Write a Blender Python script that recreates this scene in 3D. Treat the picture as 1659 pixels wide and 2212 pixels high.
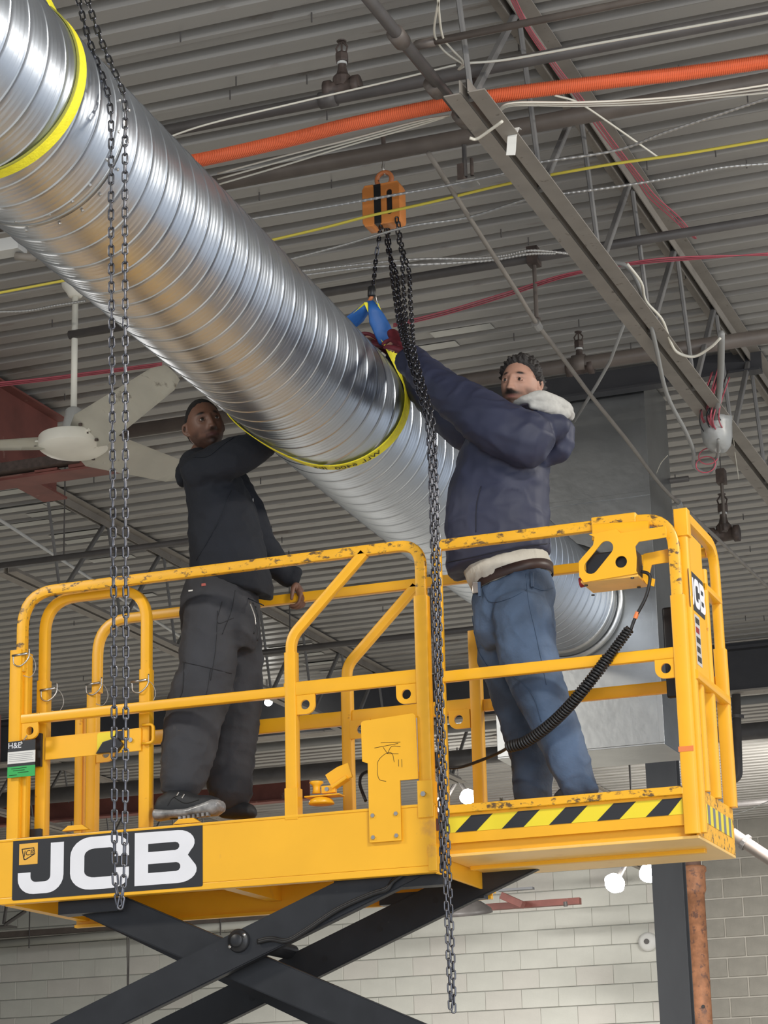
import bpy, bmesh, math, random
from mathutils import Vector, Matrix, noise
random.seed(7)
for o in list(bpy.data.objects): bpy.data.objects.remove(o)
S = bpy.context.scene
COL = S.collection
# ---------------------------------------------------------------- camera
FPX, PCX, PCY = 5000.0, 829.5, 1106.0
cam_pos = Vector((5.343, -9.3, 1.6))
ya = Vector((2800-PCX, 2530-PCY, FPX)).normalized()
xa = -Vector((-13500-PCX, 2950-PCY, FPX)); xa = (xa - ya*xa.dot(ya)).normalized()
za = xa.cross(ya).normalized()
if za.y > 0: za = -za
# rows: world axes in camera coordinates (x right, y down, z forward)
RIGHT = Vector((xa.x, ya.x, za.x)); DOWN = Vector((xa.y, ya.y, za.y)); FWD = Vector((xa.z, ya.z, za.z))
cd = bpy.data.cameras.new('camera'); cam = bpy.data.objects.new('camera', cd); COL.objects.link(cam)
M = Matrix((RIGHT, -DOWN, -FWD)).transposed().to_4x4(); M.translation = cam_pos
cam.matrix_world = M
cd.sensor_fit = 'AUTO'; cd.sensor_width = 36.0; cd.lens = FPX/2212*36; cd.clip_end = 200
S.camera = cam
# ---------------------------------------------------------------- world, light, exposure
w = bpy.data.worlds.new('world'); S.world = w; w.use_nodes = True
w.node_tree.nodes['Background'].inputs[0].default_value = (0.80, 0.88, 1.0, 1)
w.node_tree.nodes['Background'].inputs[1].default_value = 0.62
S.view_settings.view_transform = 'Standard'; S.view_settings.look = 'None'
S.view_settings.gamma = 1.0; S.view_settings.use_curve_mapping = False
S.view_settings.exposure = 0.1
def area(name, loc, target, sx, sy, power, color=(1, .96, .9)):
    l = bpy.data.lights.new(name, 'AREA'); l.shape = 'RECTANGLE'; l.size = sx; l.size_y = sy; l.energy = power; l.color = color
    o = bpy.data.objects.new(name, l); COL.objects.link(o); o.location = loc
    o.rotation_euler = (Vector(target)-Vector(loc)).to_track_quat('-Z', 'Y').to_euler(); return o
area('front_fill', (10.5, -12.0, 3.2), (1.5, 0.5, 3.6), 13.0, 5.8, 720, (0.93, 0.96, 1.0))  # wide unseen fill light added behind the camera
area('overhead_fill', (5.5, -3.5, 6.3), (4.0, -2.5, 0.0), 1.2, 0.5, 190, (1, .95, .86))  # this and the next ones: unseen overhead fill lights added for brightness
area('overhead_fill', (-2.5, -3.5, 6.3), (-2.0, -2.0, 0.0), 1.2, 0.5, 150, (1, .95, .86))
area('overhead_fill', (6.5, 2.5, 6.3), (4.5, 2.5, 0.0), 1.2, 0.5, 190, (1, .95, .86))
area('overhead_fill', (-6.0, 17.5, 6.0), (-5.0, 18.5, 0.0), 2.0, 0.6, 480, (1, .97, .92))
area('overhead_fill', (1.0, 18.0, 6.0), (-1.5, 22.0, 1.0), 2.0, 0.6, 440, (1, .97, .92))
area('overhead_fill', (-5.0, 8.0, 6.0), (-5.0, 8.0, 0.0), 1.2, 0.5, 170, (1, .96, .9))

# ---------------------------------------------------------------- pixel rays -> points on real planes
def ray(px, py):
    return RIGHT*((px-PCX)/FPX) + DOWN*((py-PCY)/FPX) + FWD
def PY(px, py, y):
    d = ray(px, py); return cam_pos + d*((y-cam_pos.y)/d.y)
def PX(px, py, x):
    d = ray(px, py); return cam_pos + d*((x-cam_pos.x)/d.x)
def PZ(px, py, z):
    d = ray(px, py); return cam_pos + d*((z-cam_pos.z)/d.z)

# ---------------------------------------------------------------- materials
MATS = {}
def mat(name, col, rough=.5, metal=0., var=0., vscale=8., bump=0., bscale=40., dirt=None, dscale=6., dthr=.55, stretch=None, attr=None, emit=None, spec=None, aniso=None):
    if name in MATS: return MATS[name]
    m = bpy.data.materials.new(name); m.use_nodes = True; nt = m.node_tree; N = nt.nodes; L = nt.links
    b = N['Principled BSDF']; b.inputs['Base Color'].default_value = (*col, 1); b.inputs['Roughness'].default_value = rough
    b.inputs['Metallic'].default_value = metal
    if spec is not None: b.inputs['Specular IOR Level'].default_value = spec
    tc = N.new('ShaderNodeTexCoord'); mp = N.new('ShaderNodeMapping'); L.new(tc.outputs['Object'], mp.inputs[0])
    if stretch: mp.inputs['Scale'].default_value = stretch
    src = None
    if attr:
        a = N.new('ShaderNodeAttribute'); a.attribute_name = attr; src = a.outputs['Color']
    if var > 0:
        n = N.new('ShaderNodeTexNoise'); n.inputs['Scale'].default_value = vscale; n.inputs['Detail'].default_value = 6
        L.new(mp.outputs[0], n.inputs[0])
        r = N.new('ShaderNodeMapRange'); r.inputs[1].default_value = .3; r.inputs[2].default_value = .7
        r.inputs[3].default_value = 1-var; r.inputs[4].default_value = 1+var; L.new(n.outputs[0], r.inputs[0])
        h = N.new('ShaderNodeHueSaturation'); L.new(r.outputs[0], h.inputs['Value'])
        if src: L.new(src, h.inputs['Color'])
        else: h.inputs['Color'].default_value = (*col, 1)
        src = h.outputs[0]
    if dirt:
        n = N.new('ShaderNodeTexNoise'); n.inputs['Scale'].default_value = dscale; n.inputs['Detail'].default_value = 8; n.inputs['Roughness'].default_value = .65
        L.new(mp.outputs[0], n.inputs[0])
        r = N.new('ShaderNodeMapRange'); r.inputs[1].default_value = dthr; r.inputs[2].default_value = dthr+.08; L.new(n.outputs[0], r.inputs[0])
        mx = N.new('ShaderNodeMix'); mx.data_type = 'RGBA'; L.new(r.outputs[0], mx.inputs[0])
        if src: L.new(src, mx.inputs[6])
        else: mx.inputs[6].default_value = (*col, 1)
        mx.inputs[7].default_value = (*dirt, 1); src = mx.outputs[2]
    if src: L.new(src, b.inputs['Base Color'])
    if bump > 0:
        n = N.new('ShaderNodeTexNoise'); n.inputs['Scale'].default_value = bscale; n.inputs['Detail'].default_value = 5
        L.new(mp.outputs[0], n.inputs[0])
        bp = N.new('ShaderNodeBump'); bp.inputs['Strength'].default_value = bump; bp.inputs['Distance'].default_value = .01
        L.new(n.outputs[0], bp.inputs['Height']); L.new(bp.outputs[0], b.inputs['Normal'])
    if emit:
        b.inputs['Emission Color'].default_value = (*col, 1); b.inputs['Emission Strength'].default_value = emit
    MATS[name] = m; return m
YEL = mat('yellow_paint', (.92, .455, .018), .34, var=.05, vscale=5, dirt=(.55, .22, .02), dscale=14, dthr=.66)
YWORN = mat('worn_yellow_paint', (.90, .45, .02), .42, var=.08, vscale=12, dirt=(.14, .08, .03), dscale=34, dthr=.545, stretch=(.6, 1, 1))
YPLATE = mat('yellow_plate', (.93, .475, .022), .36, var=.05, vscale=3, dirt=(.74, .36, .05), dscale=4, dthr=.62)
BLACKP = mat('black_steel_paint', (.016, .017, .02), .42, var=.2, vscale=10, dirt=(.06, .06, .065), dscale=30, dthr=.68)
DECAL_BLACK = mat('black_decal', (.022, .023, .027), .45, dirt=(.2, .2, .2), dscale=24, dthr=.73)
DECAL_WHITE = mat('white_decal', (.82, .82, .86), .45, var=.03)
HAZ_Y = mat('hazard_yellow', (.85, .68, .03), .4); HAZ_G = mat('hazard_grey', (.2, .2, .21), .35)
GALV = mat('galvanised_steel', (.44, .45, .45), .33, 1., var=.12, vscale=3, bump=.1, bscale=18)
ZINC = mat('zinc_bolt', (.5, .48, .45), .35, 1.)
CHAINM = mat('chain_steel', (.15, .15, .165), .32, 1.)
CHAIND = mat('blackened_chain', (.10, .10, .115), .34, 1.)
DECK = mat('painted_deck', (.30, .288, .268), .42, var=.14, vscale=1.2, stretch=(.3, 2, 1), dirt=(.19, .165, .14), dscale=3, dthr=.6)
DECKL = mat('bare_and_highlit_deck', (.45, .45, .42), .4, .3, var=.15, vscale=2)
JOIST = mat('joist_paint', (.26, .235, .205), .6, var=.12, vscale=6, dirt=(.10, .08, .065), dscale=20, dthr=.62)
WEBM = mat('joist_web_paint', (.165, .16, .155), .55, var=.1, vscale=8)
REDOX = mat('red_oxide', (.19, .062, .05), .6, var=.2, vscale=5, dirt=(.33, .2, .17), dscale=4, dthr=.62)
PIPEM = mat('dark_pipe', (.085, .078, .075), .5, var=.15, vscale=9)
PIPEBR = mat('brown_pipe', (.115, .095, .082), .5, var=.15, vscale=9)
IRONM = mat('cast_iron', (.07, .05, .042), .6, var=.3, vscale=30)
ORANGE = mat('orange_plastic', (.70, .145, .055), .5, var=.12, vscale=3)
WCABLE = mat('white_cable', (.72, .69, .60), .5); BX = mat('armoured_cable', (.42, .41, .39), .4, .6)
GREYC = mat('grey_conduit', (.27, .27, .26), .5); YCABLE = mat('yellow_cable', (.72, .60, .08), .5)
PINK = mat('pink_wire', (.45, .09, .12), .5); RUST = mat('rusty_iron', (.22, .095, .045), .7, var=.3, vscale=9, dirt=(.10, .05, .035), dscale=12, dthr=.55, bump=.3)
COLM = mat('column_grey', (.13, .135, .145), .42, var=.12, vscale=3, stretch=(1, 1, .3))
DARKG = mat('dark_girder', (.045, .045, .05), .5, var=.1)
BLK_P = mat('painted_block', (.56, .56, .51), .6, var=.07, vscale=2.5, bump=.25, bscale=30)
BLK_P2 = mat('painted_block_pinkish', (.56, .545, .50), .6, var=.07, vscale=2.5, bump=.25, bscale=30)
BLK_U = mat('bare_block', (.20, .19, .165), .8, var=.12, vscale=4, bump=.4, bscale=60)
MORT_P = mat('painted_mortar', (.47, .47, .43), .7); MORT_U = mat('bare_mortar', (.36, .34, .30), .8)
FLOORM = mat('concrete_floor', (.60, .575, .53), .35, var=.1, vscale=.8)
FANW = mat('fan_enamel', (.82, .80, .71), .4, var=.06, vscale=5, dirt=(.32, .28, .22), dscale=5, dthr=.62)
RUBBER = mat('black_rubber', (.012, .012, .013), .45); PLBLK = mat('black_plastic', (.015, .015, .017), .35)
HOISTO = mat('hoist_orange', (.74, .26, .06), .4, var=.05); HOOKO = mat('hook_orange', (.5, .17, .06), .45)
STRAPY = mat('strap_yellow', (.88, .78, .03), .6, var=.07, vscale=40, bump=.3, bscale=120)
STRAPB = mat('sleeve_blue', (.02, .11, .36), .55, var=.15, vscale=12, bump=.2, bscale=30)
HOODM = mat('navy_black_knit', (.007, .009, .015), .85, var=.15, vscale=8, bump=.2, bscale=60)
JACKM = mat('navy_nylon', (.026, .030, .062), .62, var=.12, vscale=5, bump=.15, bscale=14)
PANTM = mat('charcoal_canvas', (.036, .037, .043), .8, var=.15, vscale=6, dirt=(.10, .09, .08), dscale=3.5, dthr=.64, bump=.2, bscale=50)
JEANM = mat('blue_denim', (.062, .098, .165), .8, var=.55, vscale=3.2, bump=.2, bscale=90)
FLEECE = mat('grey_fleece', (.46, .45, .42), .9, var=.1, vscale=40, bump=.12, bscale=120)
LEATHER = mat('brown_leather', (.042, .022, .018), .5); SHOEM = mat('black_suede', (.015, .016, .018), .6, bump=.2)
SOLEM = mat('glossy_sole', (.24, .235, .23), .25, var=.45, vscale=26); GLOVEM = mat('maroon_glove', (.16, .02, .03), .6)
GLOVEB = mat('dark_glove', (.03, .032, .045), .6)
SKIN1 = mat('skin_deep_brown', (.16, .075, .048), .52, attr='tone', var=.08, vscale=30)
SKIN2 = mat('skin_light_olive', (.45, .24, .16), .56, attr='tone', var=.06, vscale=30)
HAIR1 = mat('black_short_hair', (.010, .008, .008), .8, bump=.6, bscale=300); HAIR2 = mat('dark_curly_hair', (.022, .018, .016), .6, var=.4, vscale=60, bump=.6, bscale=120)
EYEW = mat('eye_white', (.62, .58, .54), .25); IRIS = mat('dark_iris', (.02, .012, .008), .2)
LAMPE = mat('lamp_light', (1, .98, .92), .5, emit=40.)
WHITEP = mat('white_plastic', (.6, .6, .58), .5); TAGG = mat('tag_green', (.03, .40, .09), .5); TAGW = mat('tag_white', (.75, .74, .70), .5)
REDB = mat('red_button', (.3, .015, .015), .4); ORT = mat('orange_tape', (.8, .22, .06), .5); INK = mat('marker_ink', (.02, .015, .012), .6)

def duct_material():
    m = mat('spiral_duct_steel', (.64, .69, .76), .26, 1.)
    nt = m.node_tree; N = nt.nodes; L = nt.links; b = N['Principled BSDF']
    tc = [n for n in N if n.type == 'TEX_COORD'][0]
    mp = N.new('ShaderNodeMapping'); mp.inputs['Scale'].default_value = (1, 90, 1); L.new(tc.outputs['Object'], mp.inputs[0])
    n1 = N.new('ShaderNodeTexNoise'); n1.inputs['Scale'].default_value = 1.0; n1.inputs['Detail'].default_value = 3; L.new(mp.outputs[0], n1.inputs[0])
    n2 = N.new('ShaderNodeTexNoise'); n2.inputs['Scale'].default_value = 2.2; n2.inputs['Detail'].default_value = 5; L.new(tc.outputs['Object'], n2.inputs[0])
    r = N.new('ShaderNodeMapRange'); r.inputs[3].default_value = .25; r.inputs[4].default_value = .44; L.new(n2.outputs[0], r.inputs[0]); L.new(r.outputs[0], b.inputs['Roughness'])
    bp = N.new('ShaderNodeBump'); bp.inputs['Strength'].default_value = .20; bp.inputs['Distance'].default_value = .004; L.new(n1.outputs[0], bp.inputs['Height'])
    b2 = N.new('ShaderNodeBump'); b2.inputs['Strength'].default_value = .10; b2.inputs['Distance'].default_value = .02; L.new(n2.outputs[0], b2.inputs['Height'])
    L.new(bp.outputs[0], b2.inputs['Normal']); L.new(b2.outputs[0], b.inputs['Normal'])
    return m
DUCTM = duct_material()

# ---------------------------------------------------------------- object helpers
def obj(name, me, m=None, parent=None):
    if isinstance(me, bmesh.types.BMesh):
        d = bpy.data.meshes.new(name); me.normal_update(); me.to_mesh(d); me.free(); me = d
    o = bpy.data.objects.new(name, me); COL.objects.link(o)
    if m is not None and not me.materials: me.materials.append(m)
    if parent is not None:
        o.parent = parent
        o.matrix_parent_inverse = Matrix.Translation(-WORLD[parent.name]) if parent.name in WORLD else Matrix()
    return o
WORLD = {}
def thing(name, label, cat, loc=(0, 0, 0), group=None):
    o = bpy.data.objects.new(name, None); COL.objects.link(o); o.location = Vector(loc); o.empty_display_size = .1
    WORLD[o.name] = Vector(loc); tag(o, label, cat, group); return o
def tag(o, label, cat, group=None):
    o['label'] = label; o['category'] = cat
    if group: o['group'] = group
    return o
def struct(o): o['kind'] = 'structure'; return o
def smooth(bm_or_o, ang=None):
    me = bm_or_o.data
    for p in me.polygons: p.use_smooth = True
    return bm_or_o
def box(bm, a, b):
    a = Vector(a); b = Vector(b); vs = [bm.verts.new((x, y, z)) for x in (a.x, b.x) for y in (a.y, b.y) for z in (a.z, b.z)]
    for f in ((0, 1, 3, 2), (4, 6, 7, 5), (0, 4, 5, 1), (2, 3, 7, 6), (0, 2, 6, 4), (1, 5, 7, 3)): bm.faces.new([vs[i] for i in f])
    return bm
def B(*ab):
    bm = bmesh.new()
    for a, b in ab: box(bm, a, b)
    bmesh.ops.recalc_face_normals(bm, faces=bm.faces); return bm
def BB(*ab, r=.004):
    bm = B(*ab); bmesh.ops.bevel(bm, geom=list(bm.edges), offset=r, segments=2, affect='EDGES', profile=.6); return bm
def frames(pts, up=None):
    n = len(pts); out = []; prev = None
    for i in range(n):
        t = (pts[min(i+1, n-1)] - pts[max(i-1, 0)])
        t = t.normalized() if t.length > 1e-9 else Vector((0, 0, 1))
        if up is not None: u = Vector(up)
        elif prev is None: u = Vector((0, 0, 1)) if abs(t.z) < .9 else Vector((0, 1, 0))
        else: u = prev
        u = (u - t*u.dot(t)); u = u.normalized() if u.length > 1e-6 else t.orthogonal().normalized()
        prev = u; out.append((t, u, t.cross(u)))
    return out
def sweep(bm, pts, prof, up=None, closed=False, scale=None):
    pts = [Vector(p) for p in pts]; fr = frames(pts, up); rings = []
    for i, (p, (t, u, v)) in enumerate(zip(pts, fr)):
        s = scale[i] if scale else 1.; k = 1.
        if 0 < i < len(pts)-1:
            a = (pts[i]-pts[i-1]).normalized(); c = max(.5, a.dot(t)); k = 1/c
        rings.append([bm.verts.new(p + v*(x*s*k if up is not None else x*s) + u*(y*s)) for x, y in prof])
    m = len(prof)
    for i in range(len(rings)-1):
        for j in range(m):
            bm.faces.new((rings[i][j], rings[i][(j+1) % m], rings[i+1][(j+1) % m], rings[i+1][j]))
    if not closed:
        bm.faces.new(rings[0][::-1]); bm.faces.new(rings[-1])
    return bm
def circ(r, n=10): return [(r*math.cos(2*math.pi*i/n), r*math.sin(2*math.pi*i/n)) for i in range(n)]
def rrect(w, h, r=.006, k=2):
    out = []
    for cx, cy, a0 in ((w/2-r, h/2-r, 0), (-w/2+r, h/2-r, 90), (-w/2+r, -h/2+r, 180), (w/2-r, -h/2+r, 270)):
        for i in range(k+1):
            a = math.radians(a0+90*i/k); out.append((cx+r*math.cos(a), cy+r*math.sin(a)))
    return out
def tube(bm, pts, r, n=10): return sweep(bm, pts, circ(r, n))
def T(pts, r, n=10): return tube(bmesh.new(), pts, r, n)
def fillet(pts, rad, k=6):
    pts = [Vector(p) for p in pts]; out = [pts[0]]
    for i in range(1, len(pts)-1):
        a, b, c = pts[i-1], pts[i], pts[i+1]; d1 = (a-b); d2 = (c-b); R = rad[i] if isinstance(rad, (list, tuple)) else rad
        ang = d1.angle(d2)
        if R <= 0 or ang > 3.1: out.append(b); continue
        tl = min(R/math.tan(ang/2), d1.length*.49, d2.length*.49); p1 = b+d1.normalized()*tl; p2 = b+d2.normalized()*tl
        for j in range(k+1):
            t = j/k; out.append(p1*(1-t)**2 + b*2*t*(1-t) + p2*t*t)
    out.append(pts[-1]); return out
def spline(pts, k=8):
    pts = [Vector(p) for p in pts]; P = [pts[0]*2-pts[1]] + pts + [pts[-1]*2-pts[-2]]; out = []
    for i in range(1, len(P)-2):
        for j in range(k):
            t = j/k; a, b, c, d = P[i-1:i+3]
            out.append(.5*((2*b) + (c-a)*t + (2*a-5*b+4*c-d)*t*t + (3*b-a-3*c+d)*t**3))
    out.append(pts[-1]); return out
def disc(bm, c, ax, r, h, n=16, r2=None):
    c = Vector(c); ax = Vector(ax).normalized()
    return sweep(bm, [c, c+ax*h], circ(1, n), scale=[r, r2 if r2 is not None else r])
def cyl(c, ax, r, h, n=16, r2=None): return disc(bmesh.new(), c, ax, r, h, n, r2)
def lathe(bm, c, ax, prof, n=24):
    c = Vector(c); ax = Vector(ax).normalized(); u = ax.orthogonal().normalized(); v = ax.cross(u); rings = []
    for r, h in prof:
        rings.append([bm.verts.new(c + ax*h + (u*math.cos(2*math.pi*i/n) + v*math.sin(2*math.pi*i/n))*max(r, 1e-4)) for i in range(n)])
    for i in range(len(rings)-1):
        for j in range(n): bm.faces.new((rings[i][j], rings[i][(j+1) % n], rings[i+1][(j+1) % n], rings[i+1][j]))
    bm.faces.new(rings[0][::-1]); bm.faces.new(rings[-1]); bmesh.ops.recalc_face_normals(bm, faces=bm.faces); return bm
def plate(outlines, thick, frame, bevel=0.):
    """2D outlines (first outer, rest holes) -> solid plate. frame = (origin, ex, ey); thickness along ex x ey"""
    cu = bpy.data.curves.new('tmp', 'CURVE'); cu.dimensions = '2D'; cu.fill_mode = 'BOTH'; cu.extrude = thick/2; cu.bevel_depth = bevel
    for ol in outlines:
        sp = cu.splines.new('POLY'); sp.points.add(len(ol)-1); sp.use_cyclic_u = True
        for i, (x, y) in enumerate(ol): sp.points[i].co = (x, y, 0, 1)
    t = bpy.data.objects.new('tmp', cu); COL.objects.link(t); bpy.context.view_layer.update()
    me = bpy.data.meshes.new_from_object(t.evaluated_get(bpy.context.evaluated_depsgraph_get()))
    bpy.data.objects.remove(t); bpy.data.curves.remove(cu)
    o, ex, ey = (Vector(v) for v in frame); ez = ex.cross(ey).normalized()
    me.transform(Matrix((ex, ey, ez)).transposed().to_4x4()); me.transform(Matrix.Translation(o)); return me
def text_mesh(s, size, thick=.001):
    cu = bpy.data.curves.new('tmp', 'FONT'); cu.body = s; cu.size = size; cu.extrude = thick/2; cu.align_x = 'CENTER'; cu.align_y = 'CENTER'; cu.resolution_u = 3
    t = bpy.data.objects.new('tmp', cu); COL.objects.link(t); bpy.context.view_layer.update()
    me = bpy.data.meshes.new_from_object(t.evaluated_get(bpy.context.evaluated_depsgraph_get()))
    bpy.data.objects.remove(t); bpy.data.curves.remove(cu); return me
def place_mesh(me, o, ex, ey):
    o, ex, ey = Vector(o), Vector(ex).normalized(), Vector(ey).normalized()
    me.transform(Matrix((ex, ey, ex.cross(ey))).transposed().to_4x4()); me.transform(Matrix.Translation(o)); return me
def arc(cx, cy, r, a0, a1, k=8, ry=None):
    return [(cx+r*math.cos(math.radians(a0+(a1-a0)*i/k)), cy+(ry or r)*math.sin(math.radians(a0+(a1-a0)*i/k))) for i in range(k+1)]

# ================================================================ THE SETTING
ZC = 6.8
floor = struct(obj('floor', B(((-24, -16, -.1), (16, 30, 0))), FLOORM))
# --- ceiling: corrugated deck sheets with ribs running along X, pitch 0.203 m
ceiling = struct(obj('ceiling', B(((-22, -10, ZC+.2), (9, 26, ZC+.24))), DARKG))
PITCH = .2032
def sheet_mesh(n_ribs, x0, x1):
    bm = bmesh.new(); prof = []
    for i in range(n_ribs):
        y = i*PITCH
        prof += [(y, .0), (y+.105, .0), (y+.108, .004), (y+.128, .070), (y+.180, .070), (y+.200, .004)]
    prof.append((n_ribs*PITCH, .0)); prof.append((n_ribs*PITCH+.03, -.002))
    xs = [x0+(x1-x0)*i/6 for i in range(7)]
    rows = [[bm.verts.new((x, y, z + .003*math.sin(x*3.1+y*9))) for y, z in prof] for x in xs]
    for a, b in zip(rows, rows[1:]):
        for i in range(len(prof)-1): bm.faces.new((a[i], a[i+1], b[i+1], b[i]))
    me = bpy.data.meshes.new('deck_sheet'); bm.to_mesh(me); bm.free(); me.materials.append(DECK); return me
sm = sheet_mesh(3, -20, 7); sw = 3*PITCH
for i in range(59):
    o = obj('deck_sheet', sm, None, ceiling); o.location = (0, -9.6+i*sw, ZC - (.0 if i % 2 else .002))
# bare bright laps near the joists; the leading pair paints in a rib highlight
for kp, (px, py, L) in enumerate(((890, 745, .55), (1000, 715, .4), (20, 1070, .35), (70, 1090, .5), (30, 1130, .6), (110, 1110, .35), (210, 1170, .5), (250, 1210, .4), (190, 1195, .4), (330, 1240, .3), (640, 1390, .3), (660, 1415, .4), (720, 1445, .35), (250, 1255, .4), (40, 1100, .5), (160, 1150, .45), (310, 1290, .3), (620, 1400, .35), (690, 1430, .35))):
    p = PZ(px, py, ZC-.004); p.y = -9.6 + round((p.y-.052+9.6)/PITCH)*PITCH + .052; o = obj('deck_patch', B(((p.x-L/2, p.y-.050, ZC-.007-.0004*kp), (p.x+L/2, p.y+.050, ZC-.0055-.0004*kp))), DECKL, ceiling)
# hanger wires / screw tips poking down through the deck
scr = T([(0, 0, 0), (0, 0, -.05)], .004, 5); sme = bpy.data.meshes.new('deck_screw'); scr.to_mesh(sme); scr.free(); sme.materials.append(PIPEM)
for px, py in ((390, 70), (510, 165), (673, 27), (663, 162), (497, 195), (706, 240), (716, 388), (560, 415), (605, 970), (1120, 90), (1115, 1300), (827, 1310), (1082, 495), (1141, 512), (1466, 140), (1500, 590), (1480, 585), (113, 690), (140, 850), (203, 1030), (563, 1032), (586, 1136), (609, 1160), (300, 1160), (160, 1340), (180, 1460), (64, 1340), (1340, 680), (1362, 740), (1458, 1025), (1605, 1110), (1620, 1180), (1610, 1330), (1250, 690), (1110, 720), (90, 1480), (1612, 345), (1614, 202), (1545, 320), (1397, 348), (1650, 1330)):
    p = PZ(px, py, ZC); o = obj('deck_screw', sme, None, ceiling); o.location = (p.x, p.y, ZC)
# --- back wall of concrete block
WY = 24.5; BH, BW = .287, .574
xj = PY(1482, 1990, WY).x
wall = struct(obj('wall_back', B(((-22, WY+.03, 0), (xj, WY+.25, ZC+.2)), ), MORT_P))
obj('mortar_panel', B(((xj, WY+.02, 0), (9, WY+.25, ZC+.2))), MORT_U, wall)
zb = PY(1000, 2061, WY).z
blk_me = {}
def block(kind, half=False):
    k = (kind, half)
    if k not in blk_me:
        w_ = (BW/2 if half else BW) - (.003 if kind < 2 else .024); h_ = BH - (.012 if kind < 2 else .024)
        bm = B(((-w_/2, 0, -h_/2), (w_/2, .08, h_/2))); bmesh.ops.bevel(bm, geom=[e for e in bm.edges if all(v.co.y < .01 for v in e.verts)], offset=.006, segments=1, affect='EDGES')
        me = bpy.data.meshes.new('block'); bm.to_mesh(me); bm.free(); me.materials.append((BLK_P, BLK_P2, BLK_U)[kind]); blk_me[k] = me
    return blk_me[k]
cand = []
def wall_blocks():
    r0 = int((3.9-zb)/BH)-1
    for r in range(r0, r0+13):
        z = zb+(r+.5)*BH
        if z > ZC-.1: break
        off = (r % 2)*BW/2
        for c in range(-36, 8):
            x = xj + c*BW + off + BW/2
            left = x-BW/2 < xj < x+BW/2-.01 and abs(x-xj) < BW*.49
            if x < -14.7 or x > 2.2: continue
            cand.append((x, z, left))
wall_blocks()
extra = bmesh.new(); nblk = 0
for x, z, left in sorted(cand, key=lambda c: (abs(c[1]-5.2) > 1.3, abs(c[0]+5))):
    unp = x > xj
    if left and abs(x-xj) > .01: pass
    kind = 2 if unp else (1 if random.random() < .25 else 0)
    if nblk < 296:
        o = obj('block', block(kind), None, wall); o.location = (x + (0 if not left else 0), WY+random.uniform(-.002, .003), z); nblk += 1
    else: box(extra, (x-BW/2+.008, WY, z-BH/2+.006), (x+BW/2-.008, WY+.05, z+BH/2-.006))
if len(extra.verts):
    o = obj('block_remainder', extra, BLK_P, wall); o['kind'] = 'stuff'
# side and rear walls outside the frame
struct(obj('wall_left', B(((-22.2, -16, 0), (-22, 25, ZC+.2))), MORT_P))

# ================================================================ STEELWORK OVERHEAD
def angle_pair(bm, p0, p1, w_=.075, gap=.03, h=.06, t=.006, up=True):
    """two back-to-back angles with a gap running p0->p1 (along Y)"""
    s = 1 if up else -1
    for sx in (-1, 1):
        x0 = p0.x + sx*gap/2; x1 = p0.x + sx*(gap/2+w_); z = p0.z
        box(bm, (min(x0, x1), p0.y, z-t/2), (max(x0, x1), p1.y, z+t/2))
        xv = x0 + sx*t; box(bm, (min(x0, xv), p0.y, min(z, z+s*h)), (max(x0, xv), p1.y, max(z, z+s*h)))
    return bm
def joist(X, y0, y1, label, bot=True, zt=ZC-.018, dep=.8, webs=True, yb0=None, phase=.12):
    t = thing('steel_joist', label, 'joist', (X, y0, zt))
    bm = angle_pair(bmesh.new(), Vector((X, y0, zt)), Vector((X, y1, zt)), up=False); obj('top_chord', bm, JOIST, t)
    yb0 = y0 if yb0 is None else yb0
    bm = angle_pair(bmesh.new(), Vector((X, yb0, zt-dep)), Vector((X, y1, zt-dep)), up=True); obj('bottom_chord', bm, JOIST, t)
    k = math.floor(yb0-phase)
    while k+phase < y1:
        yb = k+phase
        if yb > yb0:
            obj('web', T([(X, yb, zt-dep+.02), (X, yb-.24, zt-.02)], .013, 6), WEBM, t)
            obj('web', sweep(bmesh.new(), [(X, yb, zt-dep+.02), (X, yb+.72, zt-.02)], rrect(.03, .03, .004, 1)), WEBM, t)
        k += 1
    return t
joist(2.66, -6.0, 6.1, 'long brown steel roof joist crossing the upper right of the picture', phase=.12, yb0=-.98)
joist(-2.85, 4.9, 15.0, 'brown steel roof joist at left behind the hanging fan and chain', phase=.72)
joist(2.66, 14.0, 24.0, 'distant steel roof joist right of the dark column', phase=.3)
joist(-8.3, 9.0, 24.0, 'steel roof joist far left behind the yellow guardrail gate')
joist(-2.85, 16.5, 23.8, 'distant steel roof joist seen under the front worker handrail')
# red oxide girder at the left edge
ra = PZ(0, 843, ZC-.05); rb = PZ(128, 911, ZC-.05); Xr = (ra.x+rb.x)/2
zbot = PX(0, 1012, Xr).z
t = thing('red_girder', 'dull red steel girder with white smear at the left edge behind the fan', 'beam', (Xr, ra.y, zbot))
yend = PX(130, 925, Xr).y - .05
obj('web_plate', B(((Xr-.006, ra.y-2, zbot), (Xr+.006, yend, ZC-.04))), REDOX, t)
obj('top_flange', B(((Xr-.08, ra.y-2, ZC-.05), (Xr+.08, yend, ZC-.035))), REDOX, t)
obj('bottom_flange', B(((Xr-.09, ra.y-2, zbot-.015), (Xr+.09, yend, zbot))), REDOX, t)
q0 = PZ(20, 1032, 6.02); q1 = PZ(178, 1003, 6.02)
t = thing('red_cap_plate', 'red painted cap plate at left where the joist meets the girder', 'plate', (q0.x, q0.y, 6.02))
obj('plate', plate([[(-.75, -.09), (.42, -.09), (.42, .09), (-.75, .09)]], .016, ((q0.x+.35, q0.y+.1, 6.02), (1, 0, 0), (0, 1, 0))), REDOX, t)
obj('red_chord', B(((q0.x+.18, q0.y+.0, 6.03), (q0.x+.34, q0.y+.20, 6.045))), REDOX, t)
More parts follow.
